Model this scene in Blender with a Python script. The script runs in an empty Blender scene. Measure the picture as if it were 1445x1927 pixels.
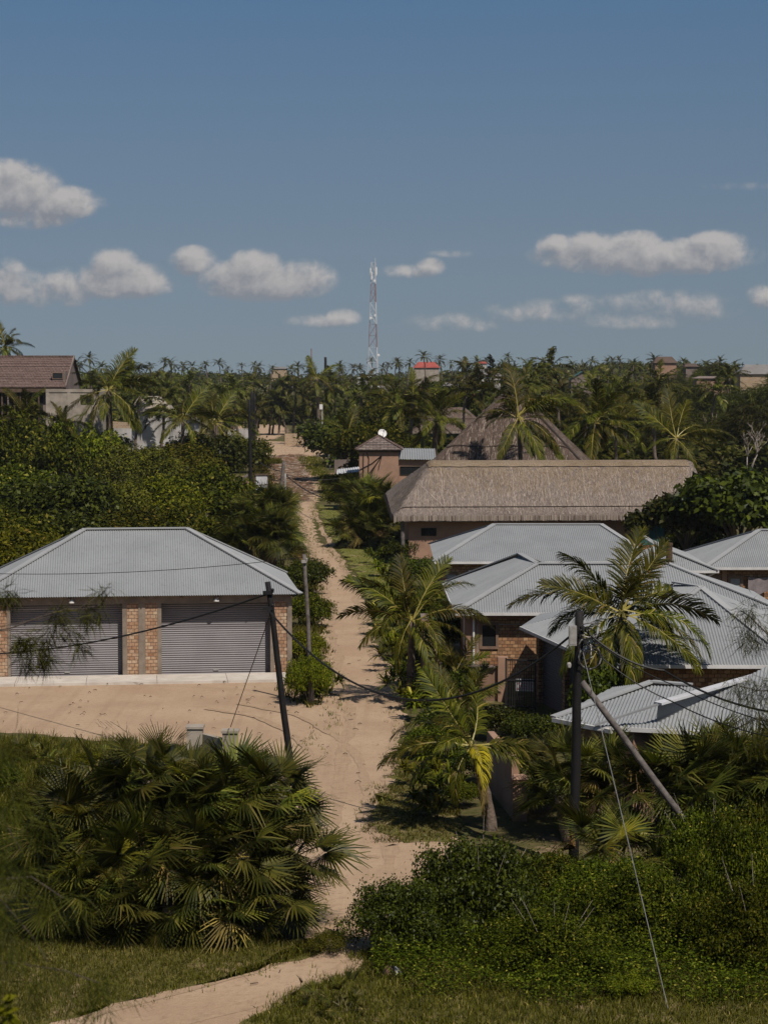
import bpy, math, random
import numpy as np
from mathutils import Vector, Matrix, Euler
R = math.radians
scene = bpy.context.scene
COL = scene.collection
# ------------------------------------------------------------------ camera model (numbers of the photograph: 1445 x 1927)
F, CX, CY, HOR, CH = 4000.0, 722.5, 963.5, 690.0, 12.0
PITCH = math.atan((CY - HOR) / F)
def ray(px, py):
    x, u = (px - CX) / F, (CY - py) / F
    c, s = math.cos(PITCH), math.sin(PITCH)
    return Vector((x, c + u * s, -s + u * c))
def PZ(px, py, z=0.0):
    d = ray(px, py); t = (z - CH) / d.z
    return Vector((d.x * t, d.y * t, z))
def PY(px, py, Y):
    d = ray(px, py); t = Y / d.y
    return Vector((d.x * t, Y, CH + d.z * t))
def SC(Y): return F / Y
def sm(t):
    t = min(1.0, max(0.0, t)); return t * t * (3 - 2 * t)
def tz(x, y):
    z = 5.6 * sm((y - 400) / 500.0)
    z += 5.5 * math.exp(-((x - 105) / 62.0) ** 2) * sm((y - 330) / 220.0)
    z += 1.5 * math.exp(-((x + 120) / 70.0) ** 2) * sm((y - 330) / 220.0)
    z += 9.0 * sm((33.0 - y) / 33.0)
    return z
# ------------------------------------------------------------------ object helpers
def tag(o, label=None, cat=None, group=None, kind=None):
    if label: o['label'] = label
    if cat: o['category'] = cat
    if group: o['group'] = group
    if kind: o['kind'] = kind
    return o
def thing(name, loc, label, cat, group=None, rz=0.0):
    o = bpy.data.objects.new(name, None); COL.objects.link(o)
    o.location = loc; o.rotation_euler = (0, 0, rz); o.empty_display_size = 0.2
    return tag(o, label, cat, group)
def link(name, me, parent=None, loc=None, rot=None, sc=None):
    o = bpy.data.objects.new(name, me); COL.objects.link(o)
    if parent: o.parent = parent
    if loc is not None: o.location = loc
    if rot is not None: o.rotation_euler = rot
    if sc is not None: o.scale = (sc, sc, sc) if isinstance(sc, (int, float)) else sc
    return o
KIDS = {}
def kids(o): return [c for c in COL.objects if c.parent == o]
def copy_tree(o, parent=None, ch=None):
    c = o.copy(); COL.objects.link(c)
    if parent: c.parent = parent
    for k in (kids(o) if ch is None else ch): copy_tree(k, c)
    return c
def box_uv(me):
    uv = me.uv_layers.new(name='UVMap')
    n = len(me.loops)
    if not n: return
    co = np.empty(len(me.vertices) * 3, np.float32); me.vertices.foreach_get('co', co); co = co.reshape(-1, 3)
    li = np.empty(n, np.int32); me.loops.foreach_get('vertex_index', li)
    fn = np.empty(len(me.polygons) * 3, np.float32); me.polygons.foreach_get('normal', fn); fn = np.abs(fn.reshape(-1, 3))
    lt = np.empty(len(me.polygons), np.int32); me.polygons.foreach_get('loop_total', lt)
    pn = np.repeat(fn, lt, axis=0); p = co[li]
    u = np.where(pn[:, 0] > np.maximum(pn[:, 1], pn[:, 2] * .999), p[:, 1], p[:, 0])
    v = np.where(pn[:, 2] > np.maximum(pn[:, 0], pn[:, 1]) * 1.6, p[:, 1], p[:, 2])
    uv.data.foreach_set('uv', np.stack([u, v], 1).astype(np.float32).ravel())
class MB:
    def __init__(s): s.v = []; s.f = []; s.m = []
    def face(s, pts, m=0):
        b = len(s.v); s.v += [tuple(p) for p in pts]; s.f.append(tuple(range(b, b + len(pts)))); s.m.append(m)
    def hexa(s, c, m=0):           # eight corners: bottom ring, top ring
        b = len(s.v); s.v += [tuple(p) for p in c]
        for q in ((3, 2, 1, 0), (4, 5, 6, 7), (0, 1, 5, 4), (1, 2, 6, 5), (2, 3, 7, 6), (3, 0, 4, 7)):
            s.f.append(tuple(b + i for i in q)); s.m.append(m)
    def box(s, x0, x1, y0, y1, z0, z1, fr=None, m=0):
        c = [(x0, y0, z0), (x1, y0, z0), (x1, y1, z0), (x0, y1, z0), (x0, y0, z1), (x1, y0, z1), (x1, y1, z1), (x0, y1, z1)]
        s.hexa([fr(*p) if fr else p for p in c], m)
    def bar(s, p, q, w, h, m=0, up=Vector((0, 0, 1))):
        p, q = Vector(p), Vector(q); d = (q - p).normalized(); a = d.cross(up)
        a = a.normalized() if a.length > 1e-4 else Vector((1, 0, 0)); b = a.cross(d).normalized()
        a, b = a * w / 2, b * h / 2
        s.hexa([p - a - b, q - a - b, q + a - b, p + a - b, p - a + b, q - a + b, q + a + b, p + a + b], m)
    def tube(s, pts, r, n=6, m=0, cap=True):
        pts = [Vector(p) for p in pts]
        rs = r if isinstance(r, (list, tuple)) else [r] * len(pts)
        b0 = len(s.v); pr = None
        for i, p in enumerate(pts):
            d = (pts[min(i + 1, len(pts) - 1)] - pts[max(i - 1, 0)]).normalized()
            if pr is None:
                a = d.cross(Vector((0, 0, 1)));  a = a if a.length > .05 else d.cross(Vector((1, 0, 0)))
            else: a = pr - d * pr.dot(d)
            a.normalize(); pr = a; c = d.cross(a)
            for k in range(n):
                t = 2 * math.pi * k / n
                s.v.append(tuple(p + (a * math.cos(t) + c * math.sin(t)) * rs[i]))
        for i in range(len(pts) - 1):
            for k in range(n):
                k2 = (k + 1) % n
                s.f.append((b0 + i * n + k, b0 + i * n + k2, b0 + (i + 1) * n + k2, b0 + (i + 1) * n + k)); s.m.append(m)
        if cap:
            s.f.append(tuple(b0 + k for k in range(n))[::-1]); s.m.append(m)
            s.f.append(tuple(b0 + (len(pts) - 1) * n + k for k in range(n))); s.m.append(m)
    def corrug(s, poly, period=.095, amp=.018, m=0, per=6, udir=None):
        """real corrugations over a convex planar polygon; poly[0]-poly[1] is the eave line"""
        P = [Vector(p) for p in poly]; o = P[0]; u = (P[1] - P[0]).normalized()
        nn = Vector((0, 0, 0))
        for i in range(1, len(P) - 1): nn += (P[i] - o).cross(P[i + 1] - o)
        nn.normalize()
        if nn.z < 0: nn = -nn
        if udir is not None: u = Vector(udir); u = (u - nn * u.dot(nn)).normalized()
        v = nn.cross(u).normalized()
        q = [((p - o).dot(u), (p - o).dot(v)) for p in P]
        u0, u1 = min(a for a, _ in q), max(a for a, _ in q)
        n = max(2, int((u1 - u0) / period * per)); b = None
        for i in range(n + 1):
            x = u0 + (u1 - u0) * min(max(i / n, 1e-5), 1 - 1e-5); vs = []
            for j in range(len(q)):
                (a, c), (d, e) = q[j], q[(j + 1) % len(q)]
                if (a - x) * (d - x) <= 0 and abs(a - d) > 1e-9: vs.append(c + (e - c) * (x - a) / (d - a))
            lo, hi = min(vs), max(vs); k = len(s.v)
            off = nn * (amp * math.cos(2 * math.pi * i / per))
            s.v.append(tuple(o + u * x + v * lo + off)); s.v.append(tuple(o + u * x + v * hi + off))
            if b is not None: s.f.append((b, k, k + 1, b + 1)); s.m.append(m)
            b = k
    def mesh(s, name, mats, origin=None, smooth=False, uv=True):
        me = bpy.data.meshes.new(name)
        vv = np.array(s.v, np.float64)
        if uv:
            me.from_pydata([tuple(p) for p in vv], [], s.f); me.update(); box_uv(me)   # uv in world metres
        if origin is not None: vv = vv - np.array(origin)
        if not uv: me.from_pydata([tuple(p) for p in vv], [], s.f)
        else: me.vertices.foreach_set('co', vv.astype(np.float32).ravel())
        for mt in (mats if isinstance(mats, (list, tuple)) else [mats]): me.materials.append(mt)
        me.polygons.foreach_set('material_index', np.array(s.m, np.int32))
        if smooth: me.polygons.foreach_set('use_smooth', np.ones(len(s.f), bool))
        me.update(); return me
    def build(s, name, mats, parent=None, smooth=False, uv=True):
        return link(name, s.mesh(name, mats, parent.location if parent else None, smooth, uv), parent)
def quads_mesh(name, V, nper, faces_per, mats, mi=None, smooth=False):
    """V: (N, nper, 3); faces_per: list of index tuples (all quads, or all tris)"""
    N = V.shape[0]; me = bpy.data.meshes.new(name)
    k = len(faces_per[0]); fp = np.array(faces_per, np.int32)
    me.vertices.add(N * nper); me.vertices.foreach_set('co', V.astype(np.float32).ravel())
    idx = (np.arange(N, dtype=np.int32)[:, None, None] * nper + fp[None]).reshape(-1)
    nf = N * len(fp); me.loops.add(nf * k); me.polygons.add(nf)
    me.loops.foreach_set('vertex_index', idx)
    me.polygons.foreach_set('loop_start', np.arange(nf, dtype=np.int32) * k)
    me.polygons.foreach_set('loop_total', np.full(nf, k, np.int32))
    for mt in (mats if isinstance(mats, (list, tuple)) else [mats]): me.materials.append(mt)
    if mi is not None: me.polygons.foreach_set('material_index', np.repeat(mi, len(fp)).astype(np.int32))
    if smooth: me.polygons.foreach_set('use_smooth', np.ones(nf, bool))
    me.update(calc_edges=True); me.validate(); return me
# ------------------------------------------------------------------ materials
class NT:
    def __init__(s, tree): s.t = tree; s.t.nodes.clear()
    def n(s, typ, **kw):
        nd = s.t.nodes.new(typ)
        for k, v in kw.items(): setattr(nd, k, v)
        return nd
    def l(s, a, b): s.t.links.new(a, b)
    def math(s, op, a, b=None, c=None, clamp=False):
        nd = s.n('ShaderNodeMath', operation=op, use_clamp=clamp)
        for i, x in enumerate((a, b, c)):
            if x is None: continue
            if isinstance(x, (int, float)): nd.inputs[i].default_value = x
            else: s.l(x, nd.inputs[i])
        return nd.outputs[0]
    def mix(s, f, a, b, blend='MIX'):
        nd = s.n('ShaderNodeMix', data_type='RGBA', blend_type=blend)
        for sock, x in ((nd.inputs[0], f), (nd.inputs[6], a), (nd.inputs[7], b)):
            if isinstance(x, (int, float)): sock.default_value = x
            elif isinstance(x, tuple): sock.default_value = (*x, 1)
            else: s.l(x, sock)
        return nd.outputs[2]
    def noise(s, vec, scale, detail=4, rough=.55, dist=0):
        nd = s.n('ShaderNodeTexNoise'); nd.inputs['Scale'].default_value = scale; nd.inputs['Detail'].default_value = detail
        nd.inputs['Roughness'].default_value = rough; nd.inputs['Distortion'].default_value = dist
        if vec is not None: s.l(vec, nd.inputs['Vector'])
        return nd.outputs['Fac']
    def ramp(s, f, a, b, ca=None, cb=None):
        nd = s.n('ShaderNodeMapRange', interpolation_type='SMOOTHSTEP'); s.l(f, nd.inputs[0])
        nd.inputs[1].default_value = a; nd.inputs[2].default_value = b
        if ca is None: return nd.outputs[0]
        return s.mix(nd.outputs[0], ca, cb)
    def mapping(s, vec, sc):
        nd = s.n('ShaderNodeMapping'); nd.inputs['Scale'].default_value = sc; s.l(vec, nd.inputs['Vector']); return nd.outputs[0]
    def bump(s, h, strength, dist=.02):
        nd = s.n('ShaderNodeBump'); nd.inputs['Strength'].default_value = strength; nd.inputs['Distance'].default_value = dist
        s.l(h, nd.inputs['Height']); return nd.outputs[0]
    def out(s, col, rough=.7, metal=0.0, nrm=None, spec=.3, transl=0.0, tcol=None, dim=.85):
        if not transl and dim != 1: col = s.mix(1.0, col, (dim,) * 3, 'MULTIPLY')
        p = s.n('ShaderNodeBsdfPrincipled'); o = s.n('ShaderNodeOutputMaterial')
        if isinstance(col, tuple): p.inputs['Base Color'].default_value = (*col, 1)
        else: s.l(col, p.inputs['Base Color'])
        if isinstance(rough, (int, float)): p.inputs['Roughness'].default_value = rough
        else: s.l(rough, p.inputs['Roughness'])
        p.inputs['Metallic'].default_value = metal; p.inputs['Specular IOR Level'].default_value = spec
        if nrm is not None: s.l(nrm, p.inputs['Normal'])
        if transl:
            t = s.n('ShaderNodeBsdfTranslucent'); mx = s.n('ShaderNodeMixShader'); mx.inputs[0].default_value = transl
            c = tcol if tcol is not None else col
            if isinstance(c, tuple): t.inputs['Color'].default_value = (*c, 1)
            else: s.l(c, t.inputs['Color'])
            s.l(p.outputs[0], mx.inputs[1]); s.l(t.outputs[0], mx.inputs[2]); s.l(mx.outputs[0], o.inputs[0])
        else: s.l(p.outputs[0], o.inputs[0])
    def coord(s, which='Object'): return s.n('ShaderNodeTexCoord').outputs[which]
def newmat(name):
    m = bpy.data.materials.new(name); m.use_nodes = True; return m, NT(m.node_tree)
def simple(name, c1, c2=None, scale=3.0, rough=.8, metal=0.0, bump=.3, bscale=30, spec=.3, coord='Object', bdist=.01):
    m, t = newmat(name); v = t.coord(coord)
    c2 = c2 or tuple(x * .75 for x in c1)
    f = t.noise(v, scale, 6, .6); col = t.ramp(f, .35, .68, c1, c2)
    nr = t.bump(t.noise(v, bscale, 3), bump, bdist) if bump else None
    t.out(col, rough, metal, nr, spec); return m
def leafmat(name, c1, c2, yellow=None, transl=.16, rough=.55, spec=.05):
    """leaves: each leaf its own tone (random per island), each plant its own tone (object random)"""
    m, t = newmat(name); g = t.n('ShaderNodeNewGeometry'); oi = t.n('ShaderNodeObjectInfo')
    transl = min(transl, .18)
    c1 = (c1[0] * .42, c1[1] * .46, c1[2] * .30); c2 = (c2[0] * .93, c2[1] * .93, c2[2] * .40)  # range stretched so leaf colour imitates sunlit sparkle against shaded leaves
    col = t.mix(t.math('POWER', g.outputs['Random Per Island'], 1.35), c1, c2)
    if yellow: col = t.mix(t.ramp(g.outputs['Random Per Island'], .93, .98), col, yellow)
    nl = t.n('ShaderNodeHueSaturation'); t.l(col, nl.inputs['Color'])
    t.l(t.math('MULTIPLY_ADD', oi.outputs['Random'], .05, .475), nl.inputs['Hue'])
    nl.inputs['Saturation'].default_value = 1.0
    t.l(t.math('MULTIPLY_ADD', oi.outputs['Random'], .62, .60), nl.inputs['Value'])
    col = nl.outputs[0]
    tr = t.mix(1.0, col, (1.25, 1.35, .55), 'MULTIPLY')
    t.out(col, rough, 0, None, spec, transl, tr); return m
M = {}
def brickmat(name, cols, mortar, bw, bh, msize=.012, bump=.6):
    m, t = newmat(name); uv = t.coord('UV')
    b = t.n('ShaderNodeTexBrick'); t.l(uv, b.inputs['Vector'])
    b.inputs['Color1'].default_value = (1, 1, 1, 1); b.inputs['Color2'].default_value = (0, 0, 0, 1); b.inputs['Mortar'].default_value = (.5, .5, .5, 1)
    b.inputs['Scale'].default_value = 1; b.inputs['Mortar Size'].default_value = msize; b.inputs['Brick Width'].default_value = bw; b.inputs['Row Height'].default_value = bh
    b.inputs['Mortar Smooth'].default_value = .1; b.offset = .5
    r = t.n('ShaderNodeValToRGB'); e = r.color_ramp.elements
    e[0].position = 0; e[0].color = (*cols[0], 1); e[1].position = 1; e[1].color = (*cols[-1], 1)
    for i, c in enumerate(cols[1:-1]):
        k = e.new((i + 1) / (len(cols) - 1)); k.color = (*c, 1)
    t.l(b.outputs['Color'], r.inputs[0])
    f = t.noise(uv, 9, 5, .65)
    c = t.mix(t.ramp(f, .4, .75), r.outputs[0], t.mix(1.0, r.outputs[0], (.62, .55, .5), 'MULTIPLY'))
    c = t.mix(b.outputs['Fac'], c, mortar)
    h = t.math('SUBTRACT', t.math('MULTIPLY', f, .5), b.outputs['Fac'])
    t.out(c, .9, 0, t.bump(h, bump, .012), .2); M[name] = m
# plain surfaces
brickmat('brick_orange', [(.30, .155, .085), (.47, .30, .185), (.34, .19, .115), (.52, .38, .255), (.38, .22, .135)], (.12, .08, .055), .205, .135, .010)
brickmat('brick_brown', [(.27, .125, .06), (.42, .235, .115), (.20, .10, .055), (.50, .31, .165), (.33, .165, .08)], (.075, .05, .035), .20, .13, .010)
brickmat('brick_tan', [(.30, .18, .10), (.42, .29, .17), (.33, .22, .13)], (.42, .35, .27), .42, .24, .03)
M['concrete'] = simple('concrete', (.25, .20, .155), (.17, .135, .105), 2.5, .9, bump=.4)
M['slab'] = simple('slab', (.56, .50, .43), (.46, .40, .34), 1.6, .9, bump=.3)
M['concrete_grey'] = simple('concrete_grey', (.37, .315, .255), (.25, .21, .17), 1.2, .9)
M['plaster'] = simple('plaster', (.34, .205, .138), (.27, .16, .108), 1.1, .9, bump=.25)
M['plaster_grey'] = simple('plaster_grey', (.21, .16, .135), (.155, .118, .10), .8, .9)
M['white_wall'] = simple('white_wall', (.47, .445, .415), (.31, .285, .26), .5, .85)
M['white'] = simple('white', (.72, .70, .67), (.6, .58, .55), 3, .5, bump=.05)
M['gutter'] = simple('gutter', (.62, .60, .58), (.5, .48, .46), 2, .45, bump=0)
M['sheet_white'] = simple('sheet_white', (.55, .55, .56), (.42, .41, .41), 1, .6)
M['black'] = simple('black', (.012, .011, .011), (.02, .018, .016), 3, .7, bump=.2)
M['creosote'] = simple('creosote', (.005, .004, .004), (.010, .008, .007), 4, .8, bump=.8, bscale=25)
M['weathered'] = simple('weathered', (.165, .14, .125), (.075, .062, .055), 5, .85, bump=.9, bscale=18)
M['wood'] = simple('wood', (.12, .075, .05), (.07, .045, .03), 4, .85, bump=.7)
M['wire'] = simple('wire', (.010, .009, .009), (.014, .013, .012), 3, .6, bump=0)
M['wire_pale'] = simple('wire_pale', (.33, .31, .285), (.24, .22, .2), 3, .4, metal=.4, bump=0)
M['box_grey'] = simple('box_grey', (.34, .32, .29), (.25, .23, .21), 6, .55, bump=.1)
M['pipe_brown'] = simple('pipe_brown', (.16, .095, .055), (.09, .06, .04), 3, .45, metal=.5, bump=.1)
M['frame_brown'] = simple('frame_brown', (.20, .125, .085), (.15, .095, .065), 3, .8, bump=.1)
M['blind'] = simple('blind', (.30, .30, .30), (.24, .24, .25), 2, .6, bump=0)
M['teal'] = simple('teal', (.03, .13, .13), (.02, .09, .09), 2, .7)
M['cloth_grey'] = simple('cloth_grey', (.24, .20, .20), (.17, .145, .145), 4, .95)
M['mast_red'] = simple('mast_red', (.28, .165, .16), (.23, .13, .125), 1, .6, bump=0)
M['mast_white'] = simple('mast_white', (.58, .57, .58), (.48, .47, .48), 1, .6, bump=0)
M['red_paint'] = simple('red_paint', (.30, .05, .045), (.22, .035, .03), 1, .6, bump=0)
M['red_roof'] = simple('red_roof', (.34, .07, .05), (.24, .05, .04), .6, .7)
M['card'] = simple('card', (.30, .18, .11), (.22, .13, .08), 5, .9)
M['litter'] = simple('litter', (.30, .16, .085), (.14, .075, .045), 3, .95)
M['rope'] = simple('rope', (.46, .37, .30), (.36, .29, .23), 8, .9, bump=0)
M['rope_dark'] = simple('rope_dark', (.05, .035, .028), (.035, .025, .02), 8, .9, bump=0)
def glassmat():
    m, t = newmat('glass_dark'); t.out((.016, .017, .018), .12, 0, None, .6); M['glass'] = m
glassmat()
def metalroof(name, c1, c2):
    m, t = newmat(name); v = t.coord('Object')
    f = t.noise(v, .6, 7, .65); g = t.noise(t.mapping(v, (9, 9, .5)), 1, 3, .6)
    c = t.ramp(f, .3, .7, c1, c2); c = t.mix(t.ramp(g, .55, .8), c, tuple(x * k for x, k in zip(c2, (.80, .765, .73))))
    t.out(c, t.math('MULTIPLY_ADD', f, .2, .55), .0, None, .2); M[name] = m
metalroof('zinc', (.268, .276, .280), (.230, .237, .242))
metalroof('zinc_cap', (.33, .331, .327), (.29, .291, .29))
metalroof('zinc_old', (.22, .205, .195), (.16, .145, .135))
M['door_slat'] = simple('door_slat', (.182, .168, .172), (.155, .143, .147), .8, .5, metal=.15, bump=0)
M['door_dark'] = simple('door_dark', (.075, .072, .078), (.06, .058, .062), .8, .5, metal=.15, bump=0)
def thatch(name, c1, c2, c3):
    m, t = newmat(name); v = t.coord('Object')
    a = t.noise(t.mapping(v, (26, 9, 9)), 1.0, 6, .8, .8); b = t.noise(v, .45, 4, .6); c = t.noise(t.mapping(v, (26, 8, 8)), 1, 4, .8)
    col = t.ramp(a, .33, .68, c1, c2); col = t.mix(t.ramp(b, .4, .72), col, t.mix(1.0, col, c3, 'MULTIPLY'))
    col = t.mix(t.ramp(c, .5, .62), col, t.mix(1.0, col, (.55, .5, .46), 'MULTIPLY'))
    t.out(col, .95, 0, t.bump(t.math('ADD', a, c), 1.0, .06), .1); M[name] = m
thatch('thatch', (.14, .112, .097), (.335, .278, .242), (.76, .74, .74))
thatch('thatch_dark', (.075, .053, .043), (.18, .13, .102), (.7, .66, .64))
thatch('straw', (.20, .15, .105), (.42, .325, .225), (.8, .77, .72))
def strawmat():
    m, t = newmat('straw_blade'); g = t.n('ShaderNodeNewGeometry')
    t.out(t.mix(g.outputs['Random Per Island'], (.15, .115, .092), (.37, .30, .245)), .95, 0, None, .1); M['straw_blade'] = m
strawmat()
def tilemat(name, c1, c2, bw, bh):
    m, t = newmat(name); uv = t.coord('UV')
    b = t.n('ShaderNodeTexBrick'); t.l(uv, b.inputs['Vector']); b.inputs['Scale'].default_value = 1
    b.inputs['Color1'].default_value = (*c1, 1); b.inputs['Color2'].default_value = (*c2, 1); b.inputs['Mortar'].default_value = (*[x * .35 for x in c2], 1)
    b.inputs['Brick Width'].default_value = bw; b.inputs['Row Height'].default_value = bh; b.inputs['Mortar Size'].default_value = .025
    n = t.noise(uv, 2.5, 5); col = t.mix(t.ramp(n, .4, .7), b.outputs['Color'], t.mix(1.0, b.outputs['Color'], (.65, .62, .6), 'MULTIPLY'))
    t.out(col, .85, 0, t.bump(b.outputs['Fac'], -.6, .03), .2); M[name] = m
tilemat('tile', (.20, .135, .115), (.15, .10, .085), .33, .30)
tilemat('tile_grey', (.25, .20, .175), (.15, .115, .10), .6, .24)
# ground
def groundmats():
    m, t = newmat('sand'); v = t.coord('Object')
    a = t.noise(v, .35, 6, .6); b = t.noise(v, 5, 6, .7); tr = t.noise(t.mapping(v, (2.6, .05, 1)), 1, 2, .5, .0)
    col = t.ramp(a, .35, .7, (.43, .305, .20), (.36, .245, .158)); col = t.mix(t.ramp(b, .50, .74), col, (.305, .205, .132))
    col = t.mix(t.math('MULTIPLY', t.ramp(tr, .54, .70), .22), col, (.27, .175, .11))
    h = t.math('ADD', t.math('MULTIPLY', b, .6), t.math('ADD', t.math('MULTIPLY', tr, .3), t.math('MULTIPLY', t.noise(v, 22, 4, .7), .25)))
    t.out(col, .95, 0, t.bump(h, .75, .09), .1); M['sand'] = m
    m, t = newmat('soil'); v = t.coord('Object')
    a = t.noise(v, .22, 6, .65); b = t.noise(v, 2.8, 6, .7)
    col = t.ramp(b, .35, .7, (.060, .062, .018), (.13, .098, .045)); col = t.mix(t.ramp(a, .56, .66), col, (.27, .185, .115))
    t.out(col, .95, 0, t.bump(b, .8, .12), .1); M['soil'] = m
    m, t = newmat('turf'); v = t.coord('Object')
    a = t.noise(v, .9, 6, .65); b = t.noise(v, 14, 5, .7)
    col = t.ramp(b, .32, .7, (.085, .080, .020), (.165, .135, .042)); col = t.mix(t.ramp(a, .52, .70), col, (.30, .215, .12))
    t.out(col, .95, 0, t.bump(b, .9, .06), .1); M['turf'] = m
    m, t = newmat('turf_green'); v = t.coord('Object')
    a = t.noise(v, .9, 6, .65); b = t.noise(v, 14, 5, .7)
    col = t.ramp(b, .32, .7, (.105, .115, .022), (.185, .175, .045)); col = t.mix(t.ramp(a, .52, .70), col, (.30, .215, .12))
    t.out(col, .95, 0, t.bump(b, .9, .06), .1); M['turf_green'] = m
    m, t = newmat('mulch'); v = t.coord('Object')
    a = t.noise(v, 5.5, 6, .8, 1.2); b = t.noise(v, .5, 4, .6); col = t.ramp(a, .36, .66, (.085, .048, .030), (.215, .135, .082)); col = t.mix(t.ramp(b, .5, .7), col, (.30, .205, .13))
    t.out(col, .95, 0, t.bump(a, 1, .15), .1); M['mulch'] = m
    m, t = newmat('sand_track'); v = t.coord('Object'); b = t.noise(v, 4, 6, .7); a = t.noise(t.mapping(v, (6, .25, 1)), 1, 4, .6)
    col = t.ramp(b, .35, .72, (.375, .262, .170), (.30, .205, .13)); t.out(col, .95, 0, t.bump(t.math('ADD', a, b), .6, .06), .1); M['sand_track'] = m
groundmats()
M['leaf_mid'] = leafmat('leaf_mid', (.044, .056, .008), (.112, .114, .015), (.22, .18, .03), .24)
M['leaf_near'] = leafmat('leaf_near', (.046, .066, .008), (.112, .132, .014), (.24, .21, .03))
M['leaf_dark'] = leafmat('leaf_dark', (.036, .046, .008), (.080, .088, .014), None, .24, .45, .12)
M['leaf_bright'] = leafmat('leaf_bright', (.095, .112, .011), (.18, .175, .018), (.28, .22, .04), .32)
M['leaf_olive'] = leafmat('leaf_olive', (.075, .074, .018), (.13, .118, .030), None, .25)
M['leaf_scrub'] = leafmat('leaf_scrub', (.054, .058, .018), (.090, .084, .030), (.15, .12, .05), .2)
M['needle'] = leafmat('needle', (.042, .046, .011), (.092, .088, .022), None, .2, .6, .1)
M['blade'] = leafmat('blade', (.072, .074, .011), (.145, .126, .028), (.27, .20, .07), .3, .6, .1)
M['coco'] = leafmat('coco', (.056, .062, .010), (.118, .108, .018), (.22, .15, .04), .30, .5, .10)
M['coco_yellow'] = leafmat('coco_yellow', (.26, .18, .025), (.34, .22, .03), None, .35, .5)
M['coco_dead'] = leafmat('coco_dead', (.15, .095, .06), (.22, .145, .09), None, .15, .8, .1)
M['coco_hazed'] = leafmat('coco_hazed', (.062, .066, .022), (.100, .092, .034), (.17, .13, .06), .2, .6, .05)  # duller copy of coco: distance haze put into the leaf colour
M['rachis'] = simple('rachis', (.30, .25, .055), (.22, .17, .04), 4, .5, bump=0)
M['fan'] = leafmat('fan', (.062, .070, .018), (.125, .120, .034), (.19, .155, .045), .2, .5, .16)
M['fan_yellow'] = leafmat('fan_yellow', (.22, .20, .04), (.26, .22, .05), None, .3, .5)
M['fan_dead'] = leafmat('fan_dead', (.20, .125, .075), (.26, .17, .10), None, .1, .85, .1)
M['petiole'] = simple('petiole', (.13, .11, .045), (.09, .075, .03), 5, .6, bump=0)
M['trunk'] = simple('trunk', (.17, .125, .095), (.09, .065, .048), 6, .9, bump=1, bscale=14, bdist=.03)
M['twig'] = simple('twig', (.10, .075, .06), (.06, .045, .035), 6, .9, bump=.3)
M['twig_pale'] = simple('twig_pale', (.32, .27, .23), (.22, .18, .15), 6, .9, bump=.3)
M['flower'] = simple('flower', (.42, .09, .045), (.34, .06, .03), 6, .7, bump=0)
# ================================================================== vegetation generators
def nrm(a): return a / np.maximum(np.linalg.norm(a, axis=-1, keepdims=True), 1e-9)
def diamond(c, d, n, L, Wd):
    """one leaf = one folded four-point blade"""
    s = nrm(np.cross(d, n)); n = nrm(np.cross(s, d))
    L = L[:, None]; Wd = Wd[:, None]
    mid = c + d * L * .45
    V = np.stack([c, mid + s * Wd * .5 + n * L * .06, c + d * L - n * L * .12, mid - s * Wd * .5 + n * L * .06], 1)
    return V
DQ = [(0, 1, 2, 3)]
def leaf_cloud(rng, blobs, n, size, aspect=.5, up=.35, droop=.2, shell=.35, spray=.45):
    """blobs: (x,y,z,r) clumps; leaves sit in each clump's outer shell, so gaps stay between clumps"""
    B = np.array(blobs); w = B[:, 3] ** 2; k = rng.choice(len(B), n, p=w / w.sum())
    dirs = nrm(rng.normal(size=(n, 3))); dirs[:, 2] = np.where(dirs[:, 2] < -.35, -dirs[:, 2], dirs[:, 2])
    rad = B[k, 3] * (1 - shell * rng.random(n) ** 1.5) * (1 + .10 * rng.normal(size=n) + spray * rng.random(n) ** 6)
    c = B[k, :3] + dirs * rad[:, None]
    nn = nrm(dirs * .9 + np.array([0, 0, up]) + rng.normal(size=(n, 3)) * .66)
    d = nrm(np.cross(nn, rng.normal(size=(n, 3))) + dirs * .3 - np.array([0, 0, droop]))
    L = size * (.65 + .7 * rng.random(n))
    return diamond(c, d, nn, L, L * aspect)
def crown_blobs(rng, rx, ry, rz, nb, br, base=.0, low=False):
    out = []
    for i in range(nb):
        d = nrm(rng.normal(size=3)); d[2] = abs(d[2]) * 1.1 - .25
        if low: d[2] = d[2] * 1.05 - .12 if rng.random() < .6 else -.85 + .6 * rng.random()
        q = (.42 + .60 * rng.random() ** .8) * (1 if not low else .86 + .26 * math.sin(5 * d[0] + 1) * math.cos(4 * d[1] + 3 * d[2]))
        out.append((d[0] * rx * q, d[1] * ry * q, base + rz * (.45 + .55 * d[2] * q + .0), br * (.6 + .8 * rng.random())))
    out.append((0, 0, base + rz * .4, min(rx, ry) * .45))
    return out
BUSH = {}
def bush_mesh(key, seed, mat, n, rx, ry, rz, nb, br, size, aspect=.5, base=0.0, low=False, **k):
    rng = np.random.default_rng(seed)
    V = leaf_cloud(rng, crown_blobs(rng, rx, ry, rz, nb, br, base, low), n, size, aspect, **k)
    BUSH[key] = quads_mesh('foliage', V, 4, DQ, M[mat]); return BUSH[key]
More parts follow.
